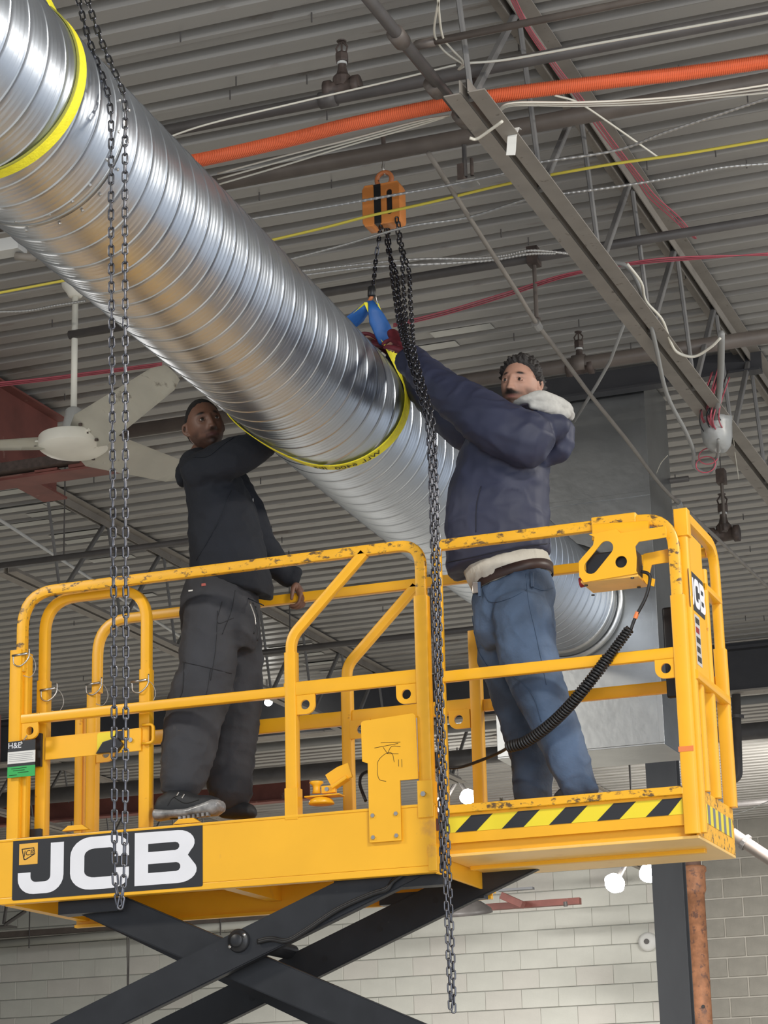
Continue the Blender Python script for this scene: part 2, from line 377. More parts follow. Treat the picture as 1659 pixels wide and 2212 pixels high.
obj('seat', B(((q0.x+.42, q0.y, 5.95+.08), (q0.x+.53, q0.y+.10, 6.15))), REDOX, t)
obj('stiffener', B(((q0.x-.5, q0.y-.05, 6.05), (q0.x+.5, q0.y+.04, 6.11))), IRONM, t)
# dark girder across the middle distance
t = thing('dark_girder', 'deep dark grey girder crossing behind both workers below the roof deck', 'beam', (-6, 13, 6.27))
obj('web_plate', B(((-14, 13.0, 6.3), (6, 13.02, 6.78))), DARKG, t)
obj('bottom_flange', B(((-14, 12.92, 6.27), (6, 13.1, 6.29))), JOIST, t)
obj('upper_lip', B(((-14, 12.9, 6.70), (6, 13.0, 6.73))), DARKG, t)
t = thing('steel_angle_beam', 'dark steel beam at the deck above the galvanised plenum', 'beam', (1.8, 4.75, 6.65))
obj('web_plate', B(((.6, 4.78, 6.64), (2.75, 4.80, 6.8))), DARKG, t); obj('bottom_flange', B(((.6, 4.70, 6.63), (2.75, 4.80, 6.645))), DARKG, t)
a = PY(0, 1690, 20); b = PY(668, 1640, 20)
for i, (z0, x0, x1, Yb, lb, mm) in enumerate(((6.15, -17, PY(668, 1640, 16).x, 16, 'red steel beam in the far distance behind the worker in black', REDOX), (6.45, -17, -3.3, 21.5, 'second red beam far back low behind the yellow guardrails', REDOX))):
    t = thing('red_beam', lb, 'beam', (x0, Yb, z0))
    obj('web_plate', B(((x0, Yb, z0), (x1, Yb+.02, z0+.30))), mm, t); obj('flange', B(((x0, Yb-.07, z0-.02), (x1, Yb+.09, z0))), mm, t)
    for k in range(5): obj('stiffener', B(((x1-.9-k*2.1, Yb-.05, z0), (x1-.87-k*2.1, Yb, z0+.30))), JOIST, t)
# crossed bridging bars
def lone_tube(name, label, cat, pts, r, m, group=None, n=8, sp=True, k=6, thing_=True):
    o = obj(name, T(spline(pts, k) if sp else pts, r, n), m); smooth(o); tag(o, label, cat, group); return o
def pipe_x(name, label, px0, py0, z, x1px, x1py, r, m, couplings=(), extra0=0., extra1=0.):
    p = PZ(px0, py0, z); q = PZ(x1px, x1py, z); y = (p.y+q.y)/2
    t = thing(name, label, 'pipe', (p.x-extra0, y, z))
    o = obj('pipe_run', T([(p.x-extra0, y, z), (q.x+extra1, y, z)], r, 14), m, t); smooth(o)
    if z < 6.1:
        for fx in (.2, .8):
            hx = p.x+(q.x-p.x)*fx; obj('hanger_rod', T([(hx, y, z), (hx, y, ZC)], .006, 6), m, t)
    for c in couplings:
        cx = PZ(c, py0+(c-px0)*(x1py-py0)/(x1px-px0), z).x
        o = obj('coupling', T([(cx-.04, y, z), (cx+.04, y, z)], r*1.3, 14), m, t); smooth(o)
    return y
y1p = pipe_x('sprinkler_pipe', 'black sprinkler pipe above the orange corrugated tube', 560, 228, 6.35, 1659, 45, .030, PIPEM, (700,), 1.5, 1)
pipe_x('sprinkler_pipe', 'thin brown pipe at the top right edge crossing the joist', 880, 78, 6.2, 1659, -32, .016, PIPEBR, (905,), 0, 1)
y2p = pipe_x('steel_pipe', 'brown steel pipe behind the orange hoist ring', 430, 375, 6.45, 1659, 205, .042, PIPEBR, (), 1.2, 1)
y3p = pipe_x('steel_pipe', 'dark pipe with armoured cable tied to it right of the hoist', 620, 600, 6.45, 1659, 520, .026, PIPEM, (), 1.5, 1)
y4p = pipe_x('steel_pipe', 'thick brown pipe behind the head of the worker in navy', 1000, 815, 6.4, 1659, 735, .045, PIPEBR, (1250,), 2.5, 1)
y5p = pipe_x('steel_pipe', 'thin dark pipe crossing in front of the galvanised plenum', 1150, 1062, 6.2, 1500, 1048, .020, PIPEM, (), .3, .0)
y6p = pipe_x('steel_pipe', 'dark slanting pipe across the left joist behind the guardrail', 60, 1232, 5.95, 560, 1130, .022, PIPEM, (), .2, .0)
pipe_x('steel_pipe', 'dark pipe behind the diagonal yellow rail', 560, 1430, 5.95, 1010, 1340, .026, PIPEM, (), 0, .0)
pipe_x('steel_pipe', 'far dark pipe at the right edge beside the end guardrail', 1560, 1745, 6.2, 1659, 1726, .035, PIPEM, (), 3, 2)
pipe_x('steel_pipe', 'pale conduit far behind the knees of the worker in black', 540, 1622, 6.5, 760, 1590, .045, GREYC, (), 6, 5)
pipe_x('steel_pipe', 'grey duct pipe far back under the pale conduit', 540, 1680, 6.2, 760, 1658, .09, PIPEM, (), 8, 6)
# drop pipe along Y at top right
p = PZ(780, -12, 6.1); q = PZ(1030, 285, 6.1)
t = thing('sprinkler_pipe', 'grey threaded pipe slanting down from the top edge to a tee', 'pipe', q)
o = obj('pipe_run', T([(q.x-.02, p.y-.8, 6.1), (q.x, q.y, 6.1)], .026, 14), PIPEM, t); smooth(o)
for (cx_, cy_) in ((862, 82), (940, 190), (1000, 255)):
    c = PZ(cx_, cy_, 6.1); o = obj('coupling', T([(c.x, c.y-.05, 6.1), (c.x, c.y+.04, 6.1)], .037, 14), PIPEBR, t); smooth(o)
o = obj('tee', T([q, q+Vector((-.02, .02, .3))], .03, 10), IRONM, t)
# slack bridging rod running from the tee to the right edge
rodpts = [PZ(x, y, z) for x, y, z in ((915, 315, 6.15), (925, 330, 6.15), (1020, 480, 6.1), (1110, 620, 6.05), (1160, 700, 6.02), (1200, 752, 6.0), (1277, 855, 6.0), (1355, 952, 6.0), (1421, 1040, 6.0), (1466, 1087, 6.0), (1560, 1173, 6.0), (1680, 1290, 6.0))]
t = thing('bridging_rod', 'long thin mottled rod slanting from the pipe tee down to the right edge', 'rod', rodpts[0])
o = obj('rod', T(spline(rodpts[1:], 4), .0125, 8), JOIST, t); smooth(o)
for i in (4, 9): o = obj('clamp', T([rodpts[i]+Vector((0, -.03, 0)), rodpts[i]+Vector((0, .03, -.01))], .024, 10), BX, t)
lone_tube('bridging_rod', 'pale thin rod crossing the slack rod behind the navy worker head', 'rod', [PZ(1350, 695, 6.3), PZ(1318, 780, 6.2), PZ(1290, 830, 6.1), PZ(1240, 910, 6.0)], .010, GREYC, sp=False)
lone_tube('conduit', 'bright straight conduit slanting behind the left chain and fan', 'pipe', [PZ(-20, 1110, 6.5), PZ(420, 1395, 6.5)], .013, WHITEP, sp=False)
c = PZ(12, 530, 6.35); t = thing('cable_tray', 'pale metal tray end at the left edge just under the duct', 'tray', c)
obj('tray', BB((c+Vector((-.5, -.05, -.05)), c+Vector((.10, .05, .02))), r=.003), WHITEP, t); obj('bracket', B((c+Vector((.06, .0, .02)), c+Vector((.08, .02, ZC-c.z)))), JOIST, t)
smooth(obj('end_coil', T([c+Vector((.06, 0, -.07)), c+Vector((.17, .02, -.09))], .02, 10), JOIST, t))
# ---- sprinkler heads
def sprinkler(px, py, yv, s, label, col=IRONM):
    z0 = 6.35; c = PY(px, py, yv); t = thing('fire_sprinkler', label, 'sprinkler', c)
    o = obj('tee_fitting', lathe(bmesh.new(), c+Vector((-.085*s, 0, 0)), (1, 0, 0), [(.048*s, 0), (.048*s, .03*s), (.036*s, .035*s), (.04*s, .085*s), (.036*s, .135*s), (.048*s, .14*s), (.048*s, .17*s)], 14), col, t); smooth(o)
    o = obj('riser', lathe(bmesh.new(), c, (0, 0, 1), [(.045*s, 0), (.045*s, .05*s), (.028*s, .07*s), (.02*s, .10*s), (.02*s, .13*s)], 12), col, t)
    o = obj('seal_tape', cyl(c+Vector((0, 0, .118*s)), (0, 0, 1), .023*s, .012*s, 12), WHITEP, t); o['label'] = 'white thread tape'
    o = obj('hex_body', lathe(bmesh.new(), c+Vector((0, 0, .13*s)), (0, 0, 1), [(.03*s, 0), (.032*s, .01*s), (.032*s, .04*s), (.024*s, .05*s)], 6), col, t)
    for k in (-1, 1):
        b0 = c+Vector((k*.02*s, 0, .175*s)); obj('frame_arm', T([b0, b0+Vector((k*.008*s, 0, .03*s)), c+Vector((k*.006*s, 0, .235*s))], .005*s, 6), col, t)
    obj('deflector', lathe(bmesh.new(), c+Vector((0, 0, .235*s)), (0, 0, 1), [(.022*s, 0), (.024*s, .004*s), (.01*s, .008*s)], 12), col, t)
    obj('glass_bulb', T([c+Vector((0, 0, .175*s)), c+Vector((0, 0, .235*s))], .005*s, 6), col, t)
sprinkler(740, 190, y1p, .98, 'dark sprinkler head on a tee, upper middle above the orange tube')
sprinkler(1253, 795, y4p, .98, 'dark sprinkler head above the navy worker, on the thick brown pipe')
sprinkler(1565, 1155, PZ(1560, 1150, 6.2).y, 1.3, 'dark sprinkler drop right of the guardrail corner')
for (px, py, yv, L_, lb) in ((1005, 382, -.02, .42, 'small pipe hanger with square plate left of the joist, under the tee'), (1153, 555, y3p, .52, 'short brown drop rod hanging from the dark pipe'), (1558, 1030, PZ(1558, 1060, 6.2).y, .5, 'upper threaded drop above the right sprinkler')):
    c = PY(px, py, y2p if 'square' in lb else yv); t = thing('pipe_hanger', lb, 'hanger', c)
    if 'square' in lb:
        obj('rod', T([c, Vector((c.x, c.y, 6.45))], .012, 8), PIPEM, t); obj('bracket', B((c+Vector((-.03, -.03, -.03)), c+Vector((.0, .03, .06)))), IRONM, t)
        obj('bolt_end', T([c+Vector((.035, 0, -.0)), c+Vector((.035, 0, .09))], .009, 8), IRONM, t); obj('plate', B((c+Vector((-.035, -.04, -.04)), c+Vector((.06, .04, -.03)))), BX, t)
    else:
        obj('bracket', B((c+Vector((-.03, -.04, -.05)), c+Vector((.03, .04, .05)))), IRONM, t)
        o = obj('rod', T([c, c+Vector((0, 0, -L_*.75))], .012, 8), PIPEBR, t); obj('upper_rod', T([c, Vector((c.x, c.y, 6.45 if 'short' in lb else ZC))], .004, 5), PIPEM, t); obj('end_nut', cyl(c+Vector((0, 0, -L_*.78)), (0, 0, 1), .022, .05, 8), IRONM, t)
# ---- corrugated orange tube
opts = [PZ(x, y, 6.15) for x, y in ((300, 368), (430, 346), (600, 308), (760, 268), (950, 228), (1120, 200), (1300, 178), (1480, 158), (1659, 133), (1800, 115))]
cl = spline(opts, 180); rr = [.0305 + .0022*(1 if (i//2) % 2 else -.6) for i in range(len(cl))]
o = obj('corrugated_tube', sweep(bmesh.new(), cl, circ(1, 14), scale=rr), ORANGE); tag(o, 'orange corrugated plastic tube running across the upper right under the roof deck', 'tube')
# ---- cables
def cable(name, label, pts, z, r, m, group=None, ribbed=False, cat='cable'):
    P_ = [PZ(p[0], p[1], p[2] if len(p) > 2 else z) for p in pts]; cl = spline(P_, 40 if ribbed else 6)
    if ribbed: o = obj(name, sweep(bmesh.new(), cl, circ(1, 8), scale=[r*(1 if (i//2) % 2 else .78) for i in range(len(cl))]), m)
    else: o = obj(name, T(cl, r, 6), m); smooth(o)
    return tag(o, label, cat, group)
cable('white_cable', 'white cable from the duct up to a knot on the joist, above the orange tube', [(340, 305), (450, 268), (640, 222), (830, 178), (985, 140)], 6.2, .0045, WCABLE)
cable('white_cable', 'white cable running from the joist knot to the upper right corner', [(1003, 137), (1100, 128), (1300, 92), (1480, 60), (1680, 24)], 6.2, .0055, WCABLE)
cable('white_cable', 'looped white cable hanging from the top edge to the knot', [(950, -10), (938, 60), (945, 90), (965, 115), (1003, 140)], 6.2, .005, WCABLE)
cable('white_cable', 'second looped white cable beside the first at the top edge', [(945, -10), (955, 75), (975, 105), (1000, 133), (990, 150), (1005, 142)], 6.2, .005, WCABLE)
for k in range(3):
    cable('white_cable', ['top white cable of three running side by side from joist to right edge', 'middle white cable of three running side by side from joist to right edge', 'lowest white cable of three running side by side from joist to right edge'][k], [(1075, 238+k*3), (1110, 222+k*3), (1250, 221+k*4), (1400, 214+k*5), (1530, 202+k*5), (1680, 180+k*9)], 6.1, .0045, WCABLE, 'bundled white cables under the orange tube')
for k in range(3):
    cable('white_cable', ['uppermost white cable fanning down left from the joist towards the duct', 'middle white cable fanning down left from the joist towards the duct', 'lowest white cable fanning down left from the joist towards the duct'][k], [(970, 250), (900, 262+k*5), (760, 300+k*6), (620, 335+k*10), (470, 375+k*12)], 6.15, .0045, WCABLE, 'white cables fanning towards the duct')
cable('white_cable', 'short thick white cable jumping across the joist chord', [(1015, 298), (1030, 300), (1060, 280), (1085, 262)], 5.95, .007, WCABLE)
cable('white_cable', 'straight white wire slanting down to the yellow cable', [(1198, 206), (1250, 222), (1320, 268), (1425, 342)], 6.3, .005, WCABLE)
cable('armoured_cable', 'ribbed armoured cable passing in front of the orange hoist', [(530, 475), (700, 448), (830, 425), (960, 402), (1100, 372), (1160, 352), (1330, 325), (1440, 285), (1560, 245), (1680, 205)], 6.1, .0075, BX, None, True)
cable('armoured_cable', 'ribbed armoured cable below the yellow one, drooping past the hoist', [(620, 562), (740, 530), (880, 490), (1010, 470), (1140, 430), (1220, 418), (1340, 402), (1460, 382), (1560, 362), (1680, 352)], 6.1, .0075, BX, None, True)
cable('armoured_cable', 'armoured cable lying along the dark pipe below the hoist', [(650, 586), (760, 573), (900, 560), (1030, 558), (1090, 552), (1150, 541), (1240, 549)], 6.25, .008, BX, None, True)
cable('armoured_cable', 'second armoured cable just under the first on the dark pipe', [(660, 594), (800, 577), (960, 569), (1060, 562), (1140, 549), (1200, 547)], 6.22, .008, BX, None, True)
cable('armoured_cable', 'armoured cable at the far left leading to the fan canopy', [(-20, 674), (60, 671), (120, 660), (185, 650)], 6.5, .009, BX, None, True)
cable('yellow_cable', 'bright yellow cable crossing in front of the hoist to the right edge', [(560, 525), (700, 492), (800, 466), (930, 437), (1110, 394), (1300, 358), (1480, 332), (1680, 298)], 6.12, .007, YCABLE)
cable('yellow_cable', 'bright yellow cable at the left edge behind the duct', [(-20, 636), (60, 621), (150, 604), (260, 585)], 6.12, .007, YCABLE)
for k in range(3):
    cable('pink_wire', ['leftmost pink wire along the right roof joist', 'middle pink wire along the right roof joist', 'rightmost pink wire along the right roof joist'][k], [(1095+k*5, -20), (1135+k*5, 60), (1190+k*6, 140), (1255+k*6, 225), (1300+k*7, 290), (1370+k*6, 380), (1400+k*9, 425), (1450+k*9, 470), (1500+k*2, 515)], 6.6, .004, PINK, 'pink wires on the right joist')
for k in range(3):
    cable('pink_wire', ['pink wire sagging right of the chains, highest at the chain end', 'pink wire sagging right of the chains, middle of three', 'pink wire sagging right of the chains, lowest at the chain end'][k], [(850, 700+k*3), (960, 672+k*4), (1100, 630+k*4), (1230, 590+k*3), (1380, 570-k*3), (1500, 560-k*3), (1680, 545+k*3)], 6.3, .004, PINK, 'pink wires right of the chain')
for k in range(3):
    cable('pink_wire', ['lowest pink wire behind the fan rod at the left edge', 'middle pink wire behind the fan rod at the left edge', 'top pink wire behind the fan rod at the left edge'][k], [(-20, 836-k*4), (100, 822-k*3), (240, 804-k*3), (350, 790-k*3)], 6.45, .005, PINK, 'pink wires behind the fan')
cable('grey_cable', 'grey flexible conduit hanging beside the joist down to the silver sleeve', [(1320, 566, 6.2), (1360, 580, 6.15), (1392, 650, 6.05), (1415, 740, 5.95), (1440, 850, 5.85), (1480, 930, 5.8), (1498, 975, 5.78), (1500, 1008, 5.76), (1535, 1021, 5.75), (1550, 985, 5.78), (1552, 950, 5.8)], 6., .012, GREYC)
cable('white_cable', 'white cable looping from the joist chord round to the vertical conduit', [(1355, 570, 6.1), (1385, 610, 6.05), (1395, 650, 6.02), (1430, 690, 6.0), (1448, 738, 5.98), (1465, 762, 5.96), (1500, 770, 5.95), (1535, 750, 5.97), (1556, 730, 6.0)], 6., .008, WCABLE)
cable('grey_cable', 'grey vertical conduit dropping into the silver sleeve', [(1558, 720, 6.1), (1557, 800, 6.05), (1552, 860, 6.), (1545, 910, 5.95)], 6., .02, GREYC)
cable('white_cable', 'thin white wire dangling under the silver sleeve', [(1583, 930, 6.0), (1588, 980, 5.98), (1596, 1035, 5.97)], 6., .003, WCABLE)
cable('grey_cable', 'thin bent grey wire sticking up above the guardrail corner', [(1418, 1022, 6.0), (1428, 1000, 6.02), (1442, 984, 6.03)], 6., .003, WCABLE)
cable('grey_cable', 'pale wire sagging at the right edge beside the end guardrail', [(1580, 1760, 5.6), (1620, 1748, 5.6), (1680, 1722, 5.6)], 6., .006, GREYC)
# silver sleeve with red wires
c = PX(1548, 930, 2.66)
t = thing('silver_sleeve', 'crumpled silver sleeve full of red wires under the right joist', 'sleeve', c)
bm = bmesh.new(); n = 30; rows = []
for i, (r_, h) in enumerate(((.02, -.125), (.055, -.115), (.078, -.085), (.088, -.03), (.092, .03), (.095, .085))):
    rows.append([bm.verts.new(c + Vector((r_*(1+.05*math.sin(j*2.3+i))*math.cos(2*math.pi*j/n), r_*1.1*math.sin(2*math.pi*j/n), h+.012*math.cos(2*math.pi*j/n+2)+(.02 if i == 5 else 0)*math.sin(4*math.pi*j/n)))) for j in range(n)])
for a_, b_ in zip(rows, rows[1:]):
    for j in range(n): bm.faces.new((a_[j], a_[(j+1) % n], b_[(j+1) % n], b_[j]))
bm.faces.new(rows[0][::-1])
bmesh.ops.solidify(bm, geom=bm.faces, thickness=.004)
smooth(obj('sleeve_shell', bm, mat('crumpled_foil', (.66, .67, .66), .45, .25, bump=.5, bscale=14), t))
for k in range(14):
    a = random.uniform(0, 6.28); r_ = random.uniform(0, .07); p0 = c+Vector((r_*math.cos(a), -.16, r_*math.sin(a)+.0))
    smooth(obj('wire', T(spline([p0+Vector((0, .25, -.02)), p0, p0+Vector((.03, -.06, .05+.05*random.random())), p0+Vector((.06, .1, .3))], 4), .004, 5), PINK if k % 3 else PLBLK, t))
for k in range(2):
    p0 = c+Vector((-.05-.02*k, .1, -.12)); lp = [p0+Vector((.06*math.cos(a*.7)-.03, 0, .05*math.sin(a*.7)-.05*k)) for a in range(10)]
    smooth(obj('wire', T(spline(lp, 4), .004, 5), PINK, t))
# paper strip on the chord
c = PZ(1110, 305, 5.97); t = thing('paper_strip', 'white paper strip hanging over the right joist chord', 'strip', c)
obj('strip', sweep(bmesh.new(), [c+Vector(p) for p in ((.01, .02, .06), (.015, -.03, .045), (.006, -.045, .0), (.0, -.045, -.06), (-.004, -.045, -.085))], rrect(.003, .042, .001, 1), up=(1, 0, 0)), TAGW, t)

# ---- galvanised plenum box
FY = 4.85; xl = PY(1075, 1640, FY).x; xr = PY(1435, 1603, FY).x; zb0 = PY(1435, 1603, FY).z
t = thing('plenum_box', 'tall galvanised sheet metal plenum the round duct runs into', 'duct', ((xl+xr)/2, FY, zb0))
obj('front_sheet', BB(((xl, FY, zb0), (xr, FY+.012, ZC-.02)), r=.002), GALV, t)
obj('side_sheet', BB(((xr-.012, FY+.012, zb0), (xr, FY+.62, ZC-.02)), r=.002), GALV, t)
obj('side_sheet', BB(((xl, FY+.012, zb0), (xl+.012, FY+.62, ZC-.02)), r=.002), GALV, t)
obj('bottom_sheet', BB(((xl, FY, zb0-.012), (xr, FY+.62, zb0)), r=.002), GALV, t)
obj('back_sheet', BB(((xl, FY+.62, zb0), (xr, FY+.63, ZC-.02)), r=.002), GALV, t)
obj('seam_flange', BB(((xl, FY-.006, 5.93), (xr+.006, FY, 5.96)), r=.001), GALV, t)
obj('corner_flange', BB(((xr-.03, FY-.004, zb0), (xr+.004, FY, ZC-.03)), r=.001), GALV, t)
# ---- steel column, rusty pipe
CYy = 13.2; cl_ = PY(1405, 1850, CYy).x; cr_ = PY(1472, 1850, CYy).x
t = thing('steel_column', 'dark grey steel wide-flange column standing right of the flood lights', 'column', ((cl_+cr_)/2, CYy, 0))
obj('flange', BB(((cl_, CYy, 0), (cr_, CYy+.018, 6.26)), r=.003), COLM, t)
obj('column_web', B((((cl_+cr_)/2-.006, CYy+.018, 0), ((cl_+cr_)/2+.006, CYy+.14, 6.26))), COLM, t)
obj('flange', BB(((cl_, CYy+.14, 0), (cr_, CYy+.155, 6.26)), r=.003), COLM, t)
pa = PY(1506, 2000, 22.5); r_ = (PY(1527, 2050, 22.5).x-PY(1487, 2050, 22.5).x)/2
t = thing('rusty_pipe', 'rusty brown cast iron drain pipe with a bell joint right of the column', 'pipe', (pa.x, 22.5, 0))
zbell = PY(1503, 1908, 22.5).z
smooth(obj('pipe_run', cyl((pa.x, 22.5, 0), (0, 0, 1), r_, zbell, 20), RUST, t))
smooth(obj('bell', lathe(bmesh.new(), (pa.x, 22.5, zbell-.16), (0, 0, 1), [(r_, 0), (r_*1.2, .06), (r_*1.2, .30), (r_*1.35, .32), (r_*1.35, .38), (r_*1.15, .40)], 20), RUST, t))
smooth(obj('upper_pipe', cyl((pa.x-.02, 22.5, zbell+.2), (0, 0, 1), r_*.98, 6.5-zbell, 20), mat('painted_drain', (.12, .075, .06), .5, var=.2), t))
o = obj('hole_plug', cyl(PY(1519, 2174, 22.5-r_)+Vector((0, -.01, 0)), (0, 1, 0), .022, .03, 10), RUBBER, t)
# ---- wall mounted conduit at lower left with hangers
p = PY(0, 2040, 23.8); q = PY(560, 1985, 23.8)
t = thing('wall_conduit', 'long pale pipe along the block wall at lower left', 'pipe', (p.x, 23.8, p.z))
smooth(obj('pipe_run', T([(p.x-1.5, 23.8, p.z), (q.x+.8, 23.8, (p.z+q.z)/2)], .062, 12), mat('pale_pipe', (.40, .40, .36), .5), t))
obj('dark_rail', B(((p.x-1.5, 23.75, p.z+.10), (q.x+.8, 23.85, p.z+.19))), PIPEBR, t)
for px in (67, 480): 
    h = PY(px, 2030, 23.8); obj('hanger_rod', T([(h.x, 23.74, p.z-.1), (h.x, 23.74, p.z+.8)], .012, 6), PIPEM, t)
t = thing('pull_cord', 'pair of thin dark cords hanging against the wall below the left chain', 'cord', PY(275, 2200, 23))
for px in (274, 281): obj('cord', T([PY(px, 1900, 23), PY(276, 2240, 23)], .011, 5), PIPEM, t)
j = PY(10, 1985, 23.5); t = thing('bar_joist_end', 'dark truss end with struts at the left edge under the platform', 'bracket', j)
obj('strut', T([PY(8, 1996, 22), PY(14, 1955, 22)], .03, 6), PIPEM, t); obj('strut', T([PY(10, 1998, 22), PY(55, 1968, 22)], .03, 6), PIPEM, t)
obj('seat', B((PY(-20, 2003, 22), PY(16, 1997, 22)+Vector((0, .3, 0)))), PIPEM, t)
# red bracket near the centre of the wall
c = PY(1160, 1945, 22.5); t = thing('red_wall_rail', 'short dark red steel rail with a stub arm on the wall under the platform', 'beam', c)
a_ = PY(1040, 1962, 22.5); b_ = PY(1251, 1946, 22.5)
obj('rail', B(((a_.x, 22.5, a_.z-.03), (b_.x, 22.62, b_.z+.05))), REDOX, t)
obj('arm', sweep(bmesh.new(), [PY(1085, 1935, 22.3), PY(1130, 1955, 22.3)], rrect(.16, .10)), REDOX, t)
obj('grey_bar', B((PY(1075, 1921, 22.4)+Vector((0, 0, -.03)), PY(1150, 1915, 22.4)+Vector((0, .1, 0)))), COLM, t)
obj('hook', T([PY(1221, 1948, 22.3), PY(1222, 1958, 22.3)], .03, 8), PIPEM, t)
t = thing('round_dish', 'dark shallow dish-shaped lamp shade beyond the scissor arm', 'lamp shade', PY(1010, 1960, 21))
smooth(obj('shade', lathe(bmesh.new(), PY(1010, 1975, 21), (0, -.2, 1), [(.35, 0), (.33, .06), (.2, .16), (.08, .2)], 28), PIPEM, t))
obj('stem', T([PY(1010, 1975, 21)+Vector((0, 0, .1)), Vector((PY(1010, 1975, 21).x, 21, ZC-.03))], .02, 6), PIPEM, t)
a_ = PY(1400, 2035, WY-.0); t = thing('small_alarm', 'small white round fitting on the wall beside the column', 'fitting', a_)
smooth(obj('rim', lathe(bmesh.new(), a_, (.2, -1, 0), [(.14, 0), (.14, .06), (.10, .09)], 20), WHITEP, t)); obj('hub', cyl(a_+Vector((0, -.09, 0)), (.2, -1, 0), .04, .02, 12), PIPEM, t)
lone_tube('black_conduit', 'dark cable run along the top of the wall under the extension deck', 'pipe', [PY(1060, 1868, 22), PY(1400, 1845, 22)], .035, PIPEM, sp=False)
t = thing('cornice_pipe', 'grey curved pipe with elbow at lower right beside the platform corner', 'pipe', PY(1600, 1820, 18))
smooth(obj('pipe_run', T(spline([PY(1580, 1800, 18), PY(1612, 1822, 18), PY(1700, 1880, 18)], 8), .075, 12), PIPEBR, t)); obj('collar', T([PY(1606, 1817, 18), PY(1613, 1822, 18)], .1, 12), PIPEM, t)
t = thing('elbow_pipe', 'dark vertical pipe with elbow right of the end guardrail', 'pipe', PY(1594, 1640, 14))
smooth(obj('pipe_run', T(fillet([Vector((PY(1592, 1530, 13.05).x, 13.05, 6.28)), PY(1595, 1680, 13.05), PY(1570, 1688, 13.05)], .12, 6), .045, 12), PIPEM, t)); obj('collar', T([PY(1592, 1545, 13.05), PY(1592, 1552, 13.05)], .07, 12), PIPEM, t)
# ---- lit lamps
def lamp(px, py, Y, label, s=1.):
    c = PY(px, py, Y); t = thing('flood_lamp', label, 'lamp', c)
    obj('stem', T([c+Vector((0, .1, .2*s)), Vector((c.x, c.y+.1, ZC))], .012, 6), PIPEM, t)
    for sx in (-1, 1):
        cc = c+Vector((sx*.12*s, 0, sx*.03*s))
        smooth(obj('bulb', lathe(bmesh.new(), cc, (sx*.3, -.6, -.6), [(.02*s, 0), (.07*s, .03*s), (.085*s, .07*s), (.06*s, .11*s), (.01*s, .13*s)], 18), LAMPE, t))
        obj('neck', T([cc, c+Vector((0, .1, .2*s))], .02*s, 8), PIPEM, t)
lamp(1368, 1886, 17, 'twin glowing white flood lamp left of the dark column', 1.5)
lamp(985, 1722, 17, 'glowing lamp just above the deck edge, partly behind the hanging chain', 1.2)
lamp(568, 1518, 12.4, 'small glowing lamp beside the black worker pants at the middle rail', .5)
def smooth_flat(o):
    for p in o.data.polygons: p.use_smooth = True
    try:
        o.data.set_sharp_from_angle(angle=math.radians(38))
    except Exception: pass
    return o

# ================================================================ SPIRAL DUCT
DR = .35
def axis(y):
    s = max(0, (y-1)/3.85); s = min(s, 1.2)
    return Vector((1.4635-.0314*y+.03*s*s, y, 5.264-.0184*y+.095*s*s))
dpt = lambda y, th, r=DR: axis(y)+Vector((r*math.cos(math.radians(th)), 0, r*math.sin(math.radians(th))))
duct = thing('spiral_duct', 'large round spiral galvanised duct running from the upper left to the plenum', 'duct', axis(0))
SP = .132
def duct_section(y0, y1, phase=0., r=DR):
    bm = bmesh.new(); na = 96; steps = []
    # rows follow the helix: y = (k + th/360)*SP
    prof = [(0, 0), (.03, 0), (.045, .0024), (.07, .0028), (.085, .0018), (.10, 0), (.30, .0), (.33, .0005), (.36, 0), (.52, 0), (.55, .0005), (.58, 0), (.74, 0), (.77, .0005), (.80, 0)]
    k0 = int(y0/SP)-2; k1 = int(y1/SP)+2; rows = []
    for k in range(k0, k1):
        for f, h in prof:
            row = []
            for j in range(na+1):
                y = (k+f+phase - j/na)*SP; yc = min(max(y, y0), y1); c = axis(yc); rr = r + (h if y0 < y < y1 else 0)
                a = 2*math.pi*j/na; row.append(bm.verts.new((c.x+rr*math.cos(a), yc, c.z+rr*math.sin(a))))
            rows.append(row)
    for a_, b_ in zip(rows, rows[1:]):
        for j in range(na):
            if max(abs(a_[j].co.y-b_[j].co.y), abs(a_[j+1].co.y-b_[j+1].co.y)) < 1e-7: continue
            bm.faces.new((a_[j], b_[j], b_[j+1], a_[j+1]))
    bmesh.ops.delete(bm, geom=[v for v in bm.verts if not v.link_faces], context='VERTS')
    bmesh.ops.remove_doubles(bm, verts=bm.verts, dist=1e-5)
    return smooth(obj('duct_section', bm, DUCTM, duct))
YJ = -2.545
duct_section(-5.6, YJ, 0, DR+.002); duct_section(YJ-.03, 1.9, .4, DR-.003); duct_section(1.9, FY-.05, .7, DR-.005)
def ring(name, y, r0, r1, w_, m, par, tilt=0., n=72):
    bm = bmesh.new(); rows = []
    for dy, r_ in ((-w_/2, r0), (-w_/2, r1), (w_/2, r1), (w_/2, r0)):
        rows.append([bm.verts.new(axis(y)+Vector((r_*math.cos(a), dy+tilt*math.cos(a), r_*math.sin(a)))) for a in [2*math.pi*i/n for i in range(n)]])
    rows.append(rows[0])
    for a_, b_ in zip(rows, rows[1:]):
        for j in range(n): bm.faces.new((a_[j], a_[(j+1) % n], b_[(j+1) % n], b_[j]))
    bmesh.ops.recalc_face_normals(bm, faces=bm.faces); return smooth(obj(name, bm, m, par))
ring('joint_collar', YJ-.012, DR-.01, DR+.004, .02, GALV, duct)
ring('joint_gap', YJ+.004, DR-.02, DR-.001, .006, RUBBER, duct)
ring('end_flange', FY-.035, DR-.01, DR+.045, .03, GALV, duct); ring('end_collar', FY-.12, DR-.01, DR+.012, .10, GALV, duct)
